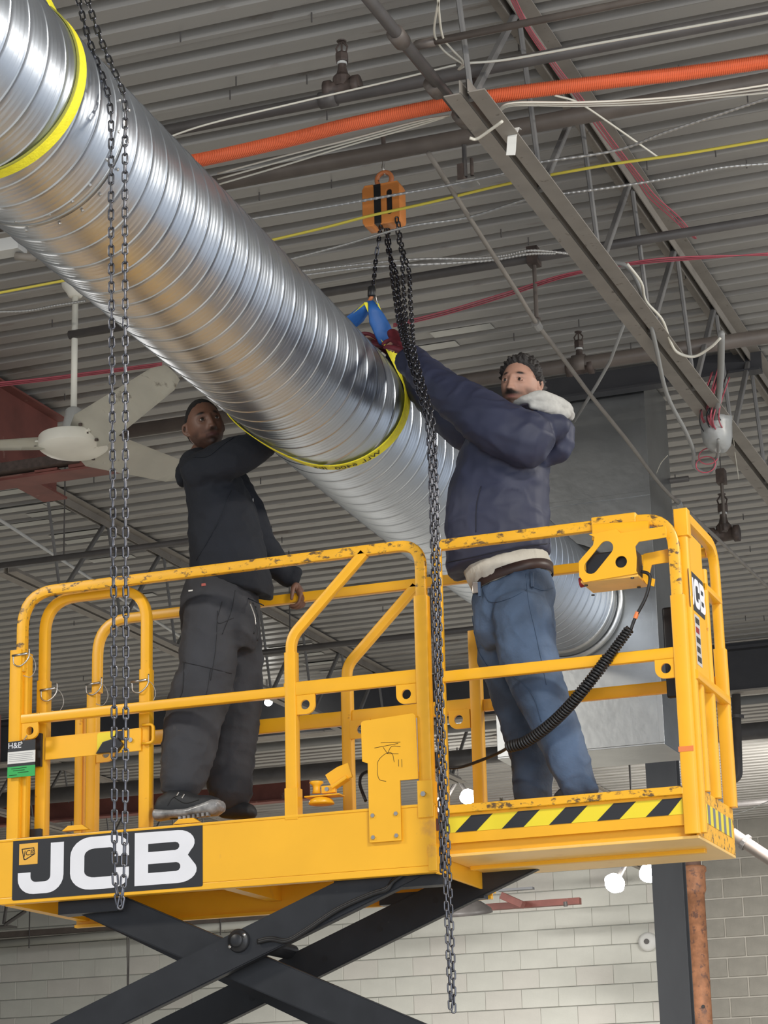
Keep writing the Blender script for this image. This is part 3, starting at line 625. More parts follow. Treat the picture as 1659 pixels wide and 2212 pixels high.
for th in (-100, -78, -62, -48, -30, -12, 8):
    for dy in (-.05, .03):
        p = dpt(YJ+dy, th, DR+.001); obj('rivet', lathe(bmesh.new(), p, (p-axis(YJ+dy)), [(.007, 0), (.006, .003), (.003, .005)], 8), ZINC, duct)
# ================================================================ SLINGS
def band(pts_n, width, thick=.006):
    """pts_n: list of (point, outward normal, width direction)"""
    bm = bmesh.new(); rows = []
    for p, n, wd in pts_n:
        n = n.normalized(); wd = wd.normalized()
        rows.append([bm.verts.new(p+wd*(sx*width/2)+n*h) for sx, h in ((-1, 0), (-.86, thick), (.86, thick), (1, 0))])
    for a_, b_ in zip(rows, rows[1:]):
        for j in range(4): bm.faces.new((a_[j], a_[(j+1) % 4], b_[(j+1) % 4], b_[j]))
    bm.faces.new(rows[0]); bm.faces.new(rows[-1][::-1]); bmesh.ops.recalc_face_normals(bm, faces=bm.faces); return bm
TABLE = [(-260, .52), (-225, .30), (-180, .02), (-150, -.06), (-133, -.03), (-118, .10), (-105, .27), (-91, .375), (-70, .45), (-55, .49), (-26, .57), (3, .62), (16, .63), (60, .64)]
def table_y(th):
    for (a, b), (c, d) in zip(TABLE, TABLE[1:]):
        if a <= th <= c: t = (th-a)/(c-a); return b+(d-b)*t
    return TABLE[-1][1]
def sling_pts(Y0, a, hook, thR, thL, n=60, r=DR+.006, k_h=8, b=0.):
    out = []; yw = Vector((0, 1, 0))
    def sp(th): 
        y = sum(table_y(th+q) for q in (-12, -6, 0, 6, 12))/5 if Y0 is None else Y0+a*math.cos(math.radians(th))+b*math.sin(math.radians(th)); return dpt(y, th, r), Vector((math.cos(math.radians(th)), 0, math.sin(math.radians(th))))
    pR, nR = sp(thR); pL, nL = sp(thL)
    for i in range(k_h): t = i/k_h; out.append((hook.lerp(pR, t), nR, yw.lerp(Vector((.85, .5, 0)), (1-t))))
    for i in range(n+1):
        th = thR + (thL-360-thR)*i/n; p, nn = sp(th); out.append((p, nn, yw))
    for i in range(1, k_h+1): t = i/k_h; out.append((pL.lerp(hook, t), nL, yw.lerp(Vector((.85, .5, 0)), t)))
    return out
hookP = PY(802, 655, .50)
SY0, SA = .13, .115
sl = thing('lifting_sling', 'yellow web sling with blue sleeve around the duct between the two workers', 'sling', hookP)
pts = sling_pts(None, SA, hookP, 14, 104, b=0.0)
smooth_flat(obj('webbing', band(pts, .072, .004), STRAPY, sl))
for part, rng in (('sleeve', range(0, 5)), ('sleeve', range(len(pts)-8, len(pts)))):
    sub = [(p, n, (wd + Vector((0, 0, .0)))) for p, n, wd in [pts[i] for i in rng]]
    bm = bmesh.new(); rows = []
    for i, (p, n, wd) in enumerate(sub):
        f = i/(len(sub)-1); f = f if part and rng[0] == 0 else 1-f
        wdt = .018+.034*min(1, f*2.5); hh = .016; wd = Vector((.8, .6, 0)); n = (n - wd*n.dot(wd)).normalized() if abs(n.dot(wd)) < .95 else Vector((0, 0, 1)).cross(wd)
        rows.append([bm.verts.new(p+wd*(wdt*math.cos(a)*(1+.06*math.sin(i*2+3*a)))+n*(hh*math.sin(a)+.003)) for a in [2*math.pi*j/12 for j in range(12)]])
    for a_, b_ in zip(rows, rows[1:]):
        for j in range(12): bm.faces.new((a_[j], a_[(j+1) % 12], b_[(j+1) % 12], b_[j]))
    bm.faces.new(rows[0]); bm.faces.new(rows[-1][::-1]); bmesh.ops.recalc_face_normals(bm, faces=bm.faces)
    o = smooth(obj('protective_sleeve', bm, STRAPB, sl)); o['label'] = 'blue protective sleeve near the hook'
# lettering wrapped round the webbing, upside down as seen from the floor
def wrap_text(s, size, th_mid):
    me = text_mesh(s, size, .0008)
    R_ = DR+.0135
    for v in me.vertices:
        x, y = -v.co.x, -v.co.y; th = th_mid + math.degrees(x/R_); yy = sum(table_y(th+q) for q in (-12, -6, 0, 6, 12))/5 + y
        p = dpt(yy, th, R_+v.co.z); v.co = p
    me.update(); return me
for wd_, th_ in (('WLL', -55), ('6400', -74), ('lbs', -91)):
    o = obj('lettering', wrap_text(wd_, .050, th_), INK, sl); o['label'] = 'black lettering %s on the yellow webbing' % wd_
sl2 = thing('lifting_sling', 'yellow web sling around the near end of the duct in the upper left corner', 'sling', dpt(-3.1, 90, .8))
pts2 = sling_pts(-2.94, .03, dpt(-3.25, 97, 1.15), 48, 140, b=0.03)
smooth_flat(obj('webbing', band(pts2, .056, .004), STRAPY, sl2))
th0 = -12
obj('stitched_edge', band([(p+Vector((0, -.034, 0)), n, w_) for p, n, w_ in pts2[8:69]], .008), mat('sling_edge', (.35, .33, .05), .6), sl2)

# ================================================================ CHAINS
def link_mesh(pitch, wdt, r, m):
    bm = bmesh.new(); h = pitch/2 + r; hw = wdt/2 - r; path = []
    L_ = h - hw
    for i in range(7): a = math.pi*i/6; path.append(Vector((hw*math.cos(a), 0, L_+hw*math.sin(a)*.9)))
    for i in range(7): a = math.pi+math.pi*i/6; path.append(Vector((hw*math.cos(a), 0, -L_+hw*math.sin(a)*.9)))
    n = len(path); rings = []
    for i in range(n):
        t = (path[(i+1) % n]-path[i-1]).normalized(); u = Vector((0, 1, 0)); v = t.cross(u)
        rings.append([bm.verts.new(path[i]+u*(r*math.cos(b))+v*(r*math.sin(b))) for b in [math.pi*2*k/6 for k in range(6)]])
    for i in range(n):
        a_, b_ = rings[i], rings[(i+1) % n]
        for k in range(6): bm.faces.new((a_[k], a_[(k+1) % 6], b_[(k+1) % 6], b_[k]))
    bmesh.ops.recalc_face_normals(bm, faces=bm.faces)
    me = bpy.data.meshes.new('link'); bm.to_mesh(me); bm.free(); me.materials.append(m)
    for p in me.polygons: p.use_smooth = True
    return me
def chain(name, label, strands, me, pitch, group=None, twist=0.):
    t = thing(name, label, 'chain', strands[0][0], group); cnt = 0; first = True
    for s_ in strands:
        pts = spline(s_, 14); acc = 0; L_ = [0]
        for a_, b_ in zip(pts, pts[1:]): acc += (b_-a_).length; L_.append(acc)
        n = int(acc/pitch); j = 0
        for i in range(n):
            d = (i+.5)*pitch
            while j < len(L_)-2 and L_[j+1] < d: j += 1
            f = (d-L_[j])/max(1e-9, L_[j+1]-L_[j]); p = pts[j].lerp(pts[j+1], f); tg = (pts[j+1]-pts[j]).normalized()
            cnt += 1
            if cnt > 299: break
            o = bpy.data.objects.new('link', me); COL.objects.link(o); o.parent = t
            u = RIGHT - tg*RIGHT.dot(tg); u.normalize(); v = tg.cross(u)
            a = (math.pi/2 if i % 2 else 0)+twist*math.sin(i*.13)+.12*math.sin(i*1.7)
            uu = u*math.cos(a)+v*math.sin(a); vv = tg.cross(uu)
            Mx = Matrix((uu, vv, tg)).transposed().to_4x4(); Mx.translation = p - t.location; o.matrix_basis = Mx
    return t
lk = link_mesh(.0335, .0240, .0039, CHAINM)
YL = -2.74
A_ = [PY(x, y, YL) for x, y in ((158, -40), (172, 10), (186, 65), (205, 122), (228, 185), (238, 235), (240, 300), (240, 500), (242, 800), (244, 1100), (246, 1400), (247, 1700), (248, 1870), (252, 1925), (262, 1975))]
B_ = [PY(x, y, YL-.02) for x, y in ((175, -40), (192, 10), (212, 70), (236, 130), (262, 190), (270, 232), (270, 300), (270, 500), (271, 800), (271, 1100), (272, 1400), (271, 1700), (268, 1870), (265, 1925), (258, 1965))]
chain('hand_chain', 'long hand chain loop hanging at left in front of the duct and platform', [A_, B_], lk, .0335)
# ---- orange chain hoist
HY = .88
hc = PY(830, 447, HY); sx = (PY(868, 447, HY)-PY(792, 447, HY)).length; sz = (PY(830, 405, HY)-PY(830, 490, HY)).length
h = thing('chain_hoist', 'orange manual chain hoist hanging from the steel above the duct', 'hoist', hc)
w2, h2 = sx/2, sz/2
def housing(x0, x1):
    return plate([[(x0, -h2+.02), (x0+.012, -h2), (x1-.012, -h2), (x1, -h2+.02), (x1, h2-.02), (x1-.012, h2), (x0+.012, h2), (x0, h2-.02)]], .085, (hc, (1, 0, 0), (0, 0, 1)), .006)
smooth(obj('housing', housing(-w2, -w2*.36), HOISTO, h)); 
slot = arc(w2*.45, h2*.55, .019, 0, 180, 8)+arc(w2*.45, -h2*.45, .019, 180, 360, 8)
obj('housing', plate([[(-w2*.02, -h2), (w2*.92, -h2), (w2, -h2+.02), (w2, h2-.02), (w2*.9, h2), (-w2*.02, h2)], slot], .085, (hc, (1, 0, 0), (0, 0, 1)), .004), HOISTO, h)
obj('load_sheave', B((hc+Vector((-w2*.38, -.050, -h2*.98)), hc+Vector((0, .035, h2)))), RUBBER, h)
obj('hand_wheel', B((hc+Vector((w2*.2, -.036, -h2*.7)), hc+Vector((w2*.7, .03, h2*.8)))), RUBBER, h)
rc = PY(830, 388, HY); bm = bmesh.new()
ringp = [rc+Vector((.040*math.cos(a), 0, .040*math.sin(a))) for a in [math.radians(-60+300*i/20) for i in range(21)]]
smooth(obj('top_hook', T(ringp, .0125, 10), HOOKO, h)); smooth(obj('hook_latch', T([rc+Vector((-.035, -.005, -.045)), rc+Vector((-.03, -.005, -.0))], .004, 6), ZINC, h))
smooth(obj('shackle', T([PY(828, 330, HY), PY(829, 352, HY), PY(827, 362, HY), PY(832, 378, HY)], .008, 8), ZINC, h))
obj('beam_clamp', B((PY(824, 344, HY)+Vector((0, -.03, 0)), PY(834, 334, HY)+Vector((.01, .03, .03)))), IRONM, h)
p = PY(829, 334, HY); obj('hanger_rod', T([p, Vector((p.x, p.y, ZC-.0))], .012, 8), IRONM, h)
lk2 = link_mesh(.0335, .0235, .0042, CHAIND)
def hp(*l): return [PY(x, y, Y) for x, y, Y in l]
chain('load_chain', 'short black chain from the orange hoist down to the sling hook', [hp((823, 488, .80), (818, 520, .7), (812, 560, .7), (808, 600, .6), (803, 632, .5))], lk2, .0335)
chain('load_chain', 'thick black chain tail dropping from the hoist and past the navy sleeve', [hp((838, 495, .84), (842, 540, .8), (846, 590, .7), (853, 640, .55), (862, 700, .35), (874, 750, .12), (890, 800, .0), (905, 850, -.08), (920, 900, -.12), (927, 960, -.12), (932, 1100, -.12), (937, 1300, -.12), (943, 1500, -.12), (950, 1700, -.12), (955, 1890, -.12)),
    hp((834, 495, .86), (838, 540, .82), (856, 590, .72), (862, 640, .57), (870, 700, .37), (880, 750, .14), (896, 800, .02), (912, 850, -.06), (928, 900, -.10), (936, 960, -.10), (940, 1100, -.10), (946, 1300, -.10), (951, 1500, -.10), (956, 1700, -.10), (958, 1880, -.10))], lk2, .0335, twist=.5)
chain('hand_chain', 'long steel hand chain hanging right of centre down past the hazard stripes', [hp((857, 470, .82), (860, 510, .8), (868, 550, .75), (870, 590, .7), (873, 640, .55), (878, 700, .35), (886, 750, .1), (898, 800, -.02), (912, 850, -.1), (926, 900, -.14), (932, 1000, -.15), (938, 1200, -.15), (946, 1500, -.15), (957, 1750, -.15), (964, 1950, -.15), (970, 2100, -.15), (974, 2185, -.15)),
    hp((860, 480, .84), (866, 520, .82), (873, 550, .77), (884, 590, .72), (886, 640, .57), (890, 700, .37), (894, 750, .12), (906, 800, .0), (920, 850, -.08), (934, 900, -.12), (941, 1000, -.13), (947, 1200, -.13), (954, 1500, -.13), (965, 1750, -.13), (973, 1950, -.13), (979, 2100, -.13), (980, 2190, -.13))], lk, .0335, twist=.3)
# hook block
c = PY(803, 627, .5); hb = thing('hook_block', 'orange hook with black rubber stop holding the blue sleeve', 'hook', c)
smooth(obj('rubber_stop', lathe(bmesh.new(), c+Vector((0, 0, -.035)), (0, 0, 1), [(.016, 0), (.021, .005), (.019, .05), (.012, .055)], 14), RUBBER, hb))
smooth(obj('hook', T(spline([c+Vector((.0, 0, -.03)), c+Vector((-.006, 0, -.042)), c+Vector((-.016, .01, -.055)), c+Vector((-.006, .03, -.072)), c+Vector((.012, .03, -.066))], 6), .010, 8), HOOKO, hb))
smooth(obj('latch_wire', T([c+Vector((.02, 0, .06)), c+Vector((.02, 0, -.03)), c+Vector((.03, 0, -.09))], .0025, 5), ZINC, hb))

# ================================================================ CEILING FAN
FYc = 1.93; sc = .36/132*1.02
fc = PY(158, 962, FYc); 
fan = thing('ceiling_fan', 'cream three-blade ceiling fan hanging at left behind the chains', 'fan', PY(152, 630, FYc))
mr = (PY(225, 962, FYc)-PY(93, 962, FYc)).length/2
smooth_flat(obj('motor_housing', lathe(bmesh.new(), fc+Vector((0, 0, -.015)), (0, 0, 1), [(.02, -.050), (mr*.45, -.046), (mr*.80, -.030), (mr*.95, -.010), (mr*1.0, .0), (mr*1.0, .060), (mr*.97, .068), (mr*.5, .078), (.05, .08)], 40), FANW, fan))
smooth(obj('cap', lathe(bmesh.new(), fc, (0, 0, 1), [(.062, .07), (.066, .10), (.060, .13), (.046, .215), (.034, .225)], 24), mat('fan_grey', (.42, .42, .40), .45), fan))
top = PY(152, 632, FYc); smooth(obj('downrod', T([fc+Vector((0, 0, .15)), Vector((fc.x, fc.y, top.z))], .0185, 14), FANW, fan))
smooth(obj('canopy', lathe(bmesh.new(), Vector((fc.x, fc.y, top.z)), (0, 0, 1), [(.022, -.035), (.04, -.03), (.05, -.01), (.078, .03), (.085, .075), (.075, .09), (.03, .095)], 24), FANW, fan))
obj('canopy_bracket', B(((fc.x-.02, fc.y-.02, top.z+.08), (fc.x+.02, fc.y+.02, ZC))), IRONM, fan)
def blade(name, outline):
    """outline px list, in horizontal-ish plane pitched"""
    pass
def fan_blade(tip, r1, w0, w1, pitch):
    d = (tip-fc); d.z = 0; d.normalize(); s_ = d.cross(Vector((0, 0, 1))); L_ = (Vector((tip.x, tip.y, 0))-Vector((fc.x, fc.y, 0))).length
    bm = bmesh.new(); rows = []
    for i in range(11):
        f = i/10; rr = r1 + (L_-r1)*f; wd = (w0*(1-f)+w1*f) * (1 if i not in (0, 10) else .7); off = .0
        z = (tip.z-fc.z)*f
        rows.append([bm.verts.new(fc+d*rr + s_*(g*wd) + Vector((0, 0, z+.02 + g*wd*pitch + .012*(1-4*g*g)))) for g in (-.5, -.25, 0, .25, .5)])
    for a_, b_ in zip(rows, rows[1:]):
        for j in range(4): bm.faces.new((a_[j], a_[j+1], b_[j+1], b_[j]))
    bmesh.ops.solidify(bm, geom=bm.faces, thickness=.004); bmesh.ops.recalc_face_normals(bm, faces=bm.faces)
    o = smooth(obj('blade', bm, FANW, fan))
    for g in (-.3, .0, .3):
        p = fc+d*(r1+.07+abs(g)*.06)+s_*(g*w0*.8)+Vector((0, 0, .02+g*w0*.8*pitch+.004)); b = obj('screw', cyl(p, (0, 0, -1), .011, .012, 10), IRONM, o)
    arm = obj('blade_arm', T([fc+d*.05+Vector((0, 0, .03)), fc+d*(r1+.1)+Vector((0, 0, .03))], .010, 6), FANW, fan)
fan_blade(PZ(372, 812, fc.z+.02), .12, .21, .13, .75)
fan_blade(PZ(395, 1030, fc.z+.01) , .12, .22, .13, .75)
fan_blade(PZ(-90, 972, fc.z), .12, .20, .13, .75)

# ================================================================ SCISSOR LIFT
PW, ZD = .74, 3.20          # platform width, toe board top
lift = thing('scissor_lift', 'yellow scissor lift platform with guardrails on black scissor arms', 'lift', (1.0, .37, 0))
def rail(pts, m=YEL, w_=.048, d_=.040, name='guardrail_tube', rad=.13, up=(0, 1, 0)):
    return smooth_flat(obj(name, sweep(bmesh.new(), fillet(pts, rad, 8), rrect(w_, d_, .008, 2), up=up), m, lift))
zt = 4.36
# platform: side plates, end plate, deck, toe boards
obj('side_plate', BB(((-.02, -.012, 2.935), (2.095, .0, ZD)), r=.003), YPLATE, lift)
obj('side_plate', BB(((-.02, PW+.0, 2.88), (2.095, PW+.012, ZD)), r=.003), YPLATE, lift)
obj('bottom_lip', BB(((-.02, -.012, 2.905), (2.095, .035, 2.935)), r=.004), YPLATE, lift)
obj('bottom_lip', BB(((-.02, PW-.02, 2.87), (2.095, PW+.012, 2.885)), r=.002), YPLATE, lift)
obj('deck_floor', B(((-.01, .0, 3.0), (2.09, PW, 3.03))), YPLATE, lift)
obj('cross_member', B(((0.0, .02, 2.9), (.05, PW, 3.0))), YPLATE, lift); obj('cross_member', B(((1.0, .02, 2.93), (1.06, PW, 3.0))), YPLATE, lift)
obj('end_plate', BB(((2.085, .0, 2.90), (2.097, PW+.05, 3.0)), r=.003), YPLATE, lift)
obj('end_corner', BB(((2.06, -.02, 2.91), (2.10, .01, 3.02)), r=.004), YPLATE, lift)
obj('top_lip', BB(((-.02, -.016, ZD-.012), (2.095, .02, ZD)), r=.003), YPLATE, lift)
# extension
XE = 3.22
obj('extension_rim', BB(((2.10, .02, 3.155), (XE-.05, .06, 3.19)), r=.004), YWORN, lift)
obj('extension_side', B(((2.10, .045, 3.03), (XE-.03, .052, 3.165))), YEL, lift)
obj('extension_lower_side', B(((2.10, .075, 2.985), (XE-.02, .082, 3.06))), YPLATE, lift)
obj('extension_pan', BB(((2.10, .045, 2.972), (XE-.0, PW, 2.985)), r=.003), mat('bounce_lit_pan', (.93, .58, .16), .32, var=.05, vscale=4, dirt=(.85, .50, .12), dscale=6, dthr=.6), lift)  # paler yellow paints the floor-bounce light into the underside
obj('pan_rib', BB(((2.12, .36, 2.955), (XE-.05, .40, 2.975)), r=.004), YPLATE, lift)
obj('extension_far_side', B(((2.10, PW-.01, 2.985), (XE-.02, PW, 3.19))), YEL, lift)
obj('extension_floor', B(((2.08, .05, 3.06), (XE-.02, PW-.01, 3.085))), YPLATE, lift)
obj('extension_end', BB(((XE-.012, .05, 2.985), (XE, PW, 3.19)), r=.003), YWORN, lift)
obj('extension_floor_slope', B(((2.1, .3, 2.985), (2.4, .5, 3.05))), YPLATE, lift)
# hazard stripes, near side: parallelograms
def hazard(o0, ex, L_, H_, n, sl_, c1, c2, lab, off, duty=.5, inset=0):
    obj('hazard_decal', plate([[(0, 0), (L_, 0), (L_, H_), (0, H_)]], .001, (o0, ex, (0, 0, 1))), c1, lift)
    st = L_/n; nn = Vector(ex).cross(Vector((0, 0, 1)))*off
    for i in range(-1, n+1):
        x = i*st + inset; quad = [(x, 0), (x+st*duty, 0), (x+st*duty+sl_, H_), (x+sl_, H_)]
        cl = []
        for a, b in quad: cl.append((min(max(a, 0), L_), b))
        if abs(cl[1][0]-cl[0][0]) < .004 and abs(cl[2][0]-cl[3][0]) < .004: continue
        obj('hazard_stripe', plate([cl], .001, (Vector(o0)+nn, ex, (0, 0, 1))), c2, lift)
hazard((2.115, .0435, 3.075), (1, 0, 0), XE-.06-2.115, .068, 5, .075, HAZ_Y, DECAL_BLACK, 'n', .0012, .46, .05)
hazard((XE+.001, .10, 3.055), (0, 1, 0), .60, .082, 6, .0, HAZ_Y, HAZ_G, 'e', .0012, .42, .03)
# big black decal with white letters
dz0, dz1 = 2.965, 3.182; dx0, dx1 = .045, .985
def rr2(x0, y0, x1, y1, r, k=4):
    return arc(x1-r, y1-r, r, 0, 90, k)+arc(x0+r, y1-r, r, 90, 180, k)+arc(x0+r, y0+r, r, 180, 270, k)+arc(x1-r, y0+r, r, 270, 360, k)
pl = PY(26, 1945, -.013); pr = PY(438, 1915, -.013); pt_ = PY(28, 1812, -.013); ptr = PY(438, 1776, -.013)
x0, x1 = pl.x, pr.x; z0, z1 = (pl.z+pr.z)/2, (pt_.z+ptr.z)/2
W_, H_ = x1-x0, z1-z0
fr = (Vector((x0, -.0135, z0)), (1, 0, 0), (0, 0, 1))
obj('name_decal', plate([rr2(0, 0, W_, H_, .008)], .001, fr), DECAL_BLACK, lift)
fl = (Vector((x0, -.0147, z0)), (1, 0, 0), (0, 0, 1))
def N_(pts): return [(a*W_, b*H_) for a, b in pts]
# J
J = [(.205, .88), (.275, .88), (.275, .36)] + arc(.185, .36, .09, 0, -90, 6, .28) + [(.125, .08)] + arc(.115, .33, .085, -90, -180, 6, .25) + [(.03, .43), (.098, .43), (.098, .36)] + arc(.128, .36, .03, 180, 270, 5, .09) + [(.17, .27)] + arc(.175, .36, .03, -90, 0, 5, .09)
C_ = [(.62, .58), (.62, .72)] + arc(.53, .72, .09, 0, 90, 6, .20) + [(.42, .92)] + arc(.42, .62, .11, 90, 180, 6, .30) + [(.31, .36)] + arc(.42, .36, .11, 180, 270, 6, .28) + [(.53, .08)] + arc(.53, .28, .09, -90, 0, 6, .20) + [(.62, .40), (.545, .40), (.545, .34)] + arc(.52, .34, .025, 0, -90, 4, .07) + [(.44, .27)] + arc(.44, .37, .055, 270, 180, 5, .10) + [(.385, .62)] + arc(.44, .62, .055, 180, 90, 5, .11) + [(.52, .73)] + arc(.52, .66, .025, 90, 0, 4, .07) + [(.545, .58)]
Bo = [(.65, .08), (.88, .08)] + arc(.875, .28, .095, -90, 35, 8, .20) + [(.925, .51)] + arc(.875, .71, .085, -40, 90, 8, .20) + [(.65, .92)]
Bh1 = [(.72, .60), (.86, .60)] + arc(.86, .665, .022, -90, 90, 5, .065) + [(.72, .73)]
Bh2 = [(.72, .27), (.865, .27)] + arc(.865, .34, .022, -90, 90, 5, .07) + [(.72, .41)]
for nm, ol in (('letter', [N_(J)]), ('letter', [N_(C_)]), ('letter', [N_(Bo), N_(Bh1)[::-1], N_(Bh2)[::-1]])):
    obj(nm, plate(ol, .001, fl), DECAL_WHITE, lift)
obj('badge', plate([N_([(.035, .56), (.135, .56), (.135, .90), (.035, .90)])], .001, fl), mat('badge_yellow', (.85, .45, .06), .45), lift)
fb = (Vector((x0, -.0155, z0)), (1, 0, 0), (0, 0, 1))
obj('badge_outline', plate([N_([(.048, .82), (.115, .83), (.122, .72), (.068, .63), (.060, .64)]), N_([(.053, .805), (.112, .815), (.118, .73), (.070, .65), (.064, .66)])], .001, fb), INK, lift)
me = text_mesh('JCB', .034, .0006); place_mesh(me, (x0+.088*W_, -.0158, z0+.745*H_), (1, 0, .06), (0.15, 0, 1)); obj('badge_lettering', me, INK, lift)
# --- near guardrail of main platform
Yn, Yf = .015, .665
rail([(.065, Yn, 3.98), (.065, Yn, zt), (2.055, Yn, zt), (2.055, Yn, 3.75)], YWORN, name='top_guardrail', rad=[0, .17, .10, 0])
rail([(.045, Yn, ZD-.01), (.045, Yn, 4.085)], YEL, .062, .060, 'corner_post', 0)
rail([(.085, Yn+.02, ZD-.01), (.085, Yn+.02, 4.07)], YEL, .03, .05, 'corner_post', 0)
rail([(.07, Yn, 3.755), (1.44, Yn, 3.755)], YEL, .045, .046, 'mid_rail', 0)
rail([(1.40, Yn-.006, 3.762), (2.05, Yn-.006, 3.762)], YEL, .064, .03, 'mid_rail', 0)
rail([(1.43, Yn, 3.86), (1.43, Yn, 4.0), (1.79, Yn, zt-.01)], YEL, .046, .04, 'diagonal_brace', .12)
rail([(1.43, Yn, ZD-.02), (1.43, Yn, 3.93)], YEL, .056, .05, 'mid_post', 0)
rail([(2.055, Yn, ZD-.0), (2.055, Yn, 4.12)], YEL, .062, .056, 'mid_post', 0)
obj('post_socket', BB(((1.40, Yn-.03, ZD-.02), (1.462, Yn+.03, ZD+.12)), r=.003), YEL, lift); obj('post_socket', BB(((2.02, -.02, ZD-.06), (2.09, Yn+.03, ZD+.10)), r=.003), YPLATE, lift)
obj('post_bolt', cyl((2.05, -.022, ZD+.04), (0, -1, 0), .012, .01, 6), ZINC, lift)
# --- far guardrail
rail([(.12, Yf, 4.0), (.12, Yf, zt), (2.12, Yf, zt)], YEL, name='top_guardrail', rad=[0, .17, 0])
rail([(.10, Yf, ZD-.05), (.10, Yf, 4.0)], YEL, .056, .05, 'corner_post', 0); rail([(.02, Yf+.02, ZD-.05), (.02, Yf+.02, 3.9)], YEL, .045, .045, 'corner_post', 0)
rail([(.07, Yf, 3.75), (2.08, Yf, 3.75)], YEL, .07, .03, 'mid_rail', 0)
rail([(1.44, Yf, 3.9), (1.44, Yf, 4.0), (1.80, Yf, zt-.01)], YEL, .046, .04, 'diagonal_brace', .12)
rail([(1.44, Yf, ZD-.05), (1.44, Yf, 3.93)], YEL, .052, .05, 'mid_post', 0); rail([(2.08, Yf, ZD-.05), (2.08, Yf, 4.1)], YEL, .056, .05, 'mid_post', 0)
# --- swing gate on the near left
Yg = .11; gx0 = PY(97, 1400, Yg).x; gx1 = PY(317, 1400, Yg).x
rail([(gx0, Yg, ZD-.05), (gx0, Yg, zt-.02), (gx1, Yg, zt-.02), (gx1, Yg, ZD-.05)], YEL, .046, .046, 'gate_frame', .16)
for gx in (gx0, gx1): rail([(gx, Yg, ZD-.05), (gx, Yg, 3.95)], YEL, .056, .054, 'gate_post', 0)
gz1 = PY(200, 1583, Yg-.03).z; gz0 = PY(200, 1632, Yg-.03).z
obj('gate_panel', BB(((gx0+.03, Yg-.035, gz0), (gx1-.01, Yg-.028, gz1)), r=.002), YPLATE, lift)
gd = plate([rr2(0, 0, .12, gz1-gz0-.01, .012)], .001, ((gx0+.30, Yg-.0365, gz0+.005), (1, 0, 0), (0, 0, 1))); obj('gate_decal', gd, HAZ_Y, lift)
gl = plate([[(0, 0), (.10, 0), (.125, .03), (.10, .06), (.03, .045)]], .02, ((gx0+.31, Yg-.045, gz0+.005), (1, 0, 0), (0, 0, 1)), .003); obj('gate_latch', gl, PLBLK, lift)
obj('latch_mark', plate([[(0, 0), (.05, 0), (.05, .045), (.012, .045)]], .001, ((gx0+.385, Yg-.038, gz1-.05), (1, 0, 0), (0, 0, 1))), PLBLK, lift)
smooth(obj('gate_handle', sweep(bmesh.new(), fillet([(gx1-.0, Yg-.04, gz1+.01), (gx1+.055, Yg-.04, gz1+.01), (gx1+.055, Yg-.04, gz0+.03), (gx1-.0, Yg-.04, gz0+.03)], .02, 4), rrect(.012, .02, .004), up=(0, 1, 0)), YEL, lift))
obj('gate_bolt', cyl((gx1-.06, Yg-.036, (gz0+gz1)/2), (0, -1, 0), .011, .008, 8), ZINC, lift)
obj('hinge_plate', BB(((gx0-.03, Yg-.05, gz0-.03), (gx0+.015, Yg-.03, gz1+.02)), r=.002), PLBLK, lift)
obj('hinge_cylinder', cyl((gx0-.07, Yg-.02, ZD+.0), (0, 0, 1), .02, .12, 12), PLBLK, lift); obj('hinge_base', B(((gx0-.09, Yg-.05, ZD-.0), (gx0+.02, Yg+.02, ZD+.05))), PLBLK, lift)
# lug plates with holes
def lug(x, y, z, sx_=1, s=1.):
    out = [(-.03, .0), (-.03, -.085)] + arc(.03, -.045, .04, 270, 360, 6) + [(.07, 0)]
    out = [(sx_*a*s, b*s) for a, b in out]; hole = [(sx_*(.024*s)+.023*s*math.cos(t), -.043*s+.023*s*math.sin(t)) for t in [2*math.pi*i/16 for i in range(16)]]
    obj('lug_plate', plate([out, hole], .012, ((x, y, z), (1, 0, 0), (0, 0, 1)), .001), YEL, lift)
lug(1.475, Yn-.01, 3.73); lug(2.0, Yn-.01, 3.73, -1); lug(.10, Yn-.01, 3.735, 1, .9); lug(.16, Yf-.02, 3.73, 1, .95); lug(2.02, Yf-.02, 3.73, -1); lug(1.49, Yf-.02, 3.73)
# --- extension guardrails
XP = XE-.03
rail([(2.13, .045, zt-.01), (XP-.0, .045, zt-.01), (XP+.005, .045, 3.65)], YWORN, .048, .04, 'top_guardrail', [0, .14, 0])
rail([(2.11, .045, 3.755), (XP, .045, 3.755)], YEL, .05, .035, 'mid_rail', 0)
rail([(XP+.005, .045, 2.99), (XP+.005, .045, 4.0)], YEL, .062, .05, 'corner_post', 0)
rail([(2.12, .05, 3.19), (2.12, .05, zt-.01)], YEL, .04, .035, 'mid_post', 0)
lug(XP-.04, .04, 3.735, -1, 1.)
rail([(2.06, Yf+.02, zt-.01), (XP, Yf+.02, zt-.01)], YEL, .045, .04, 'top_guardrail', 0); rail([(2.11, Yf+.02, 3.75), (XP, Yf+.02, 3.75)], YEL, .055, .035, 'mid_rail', 0)
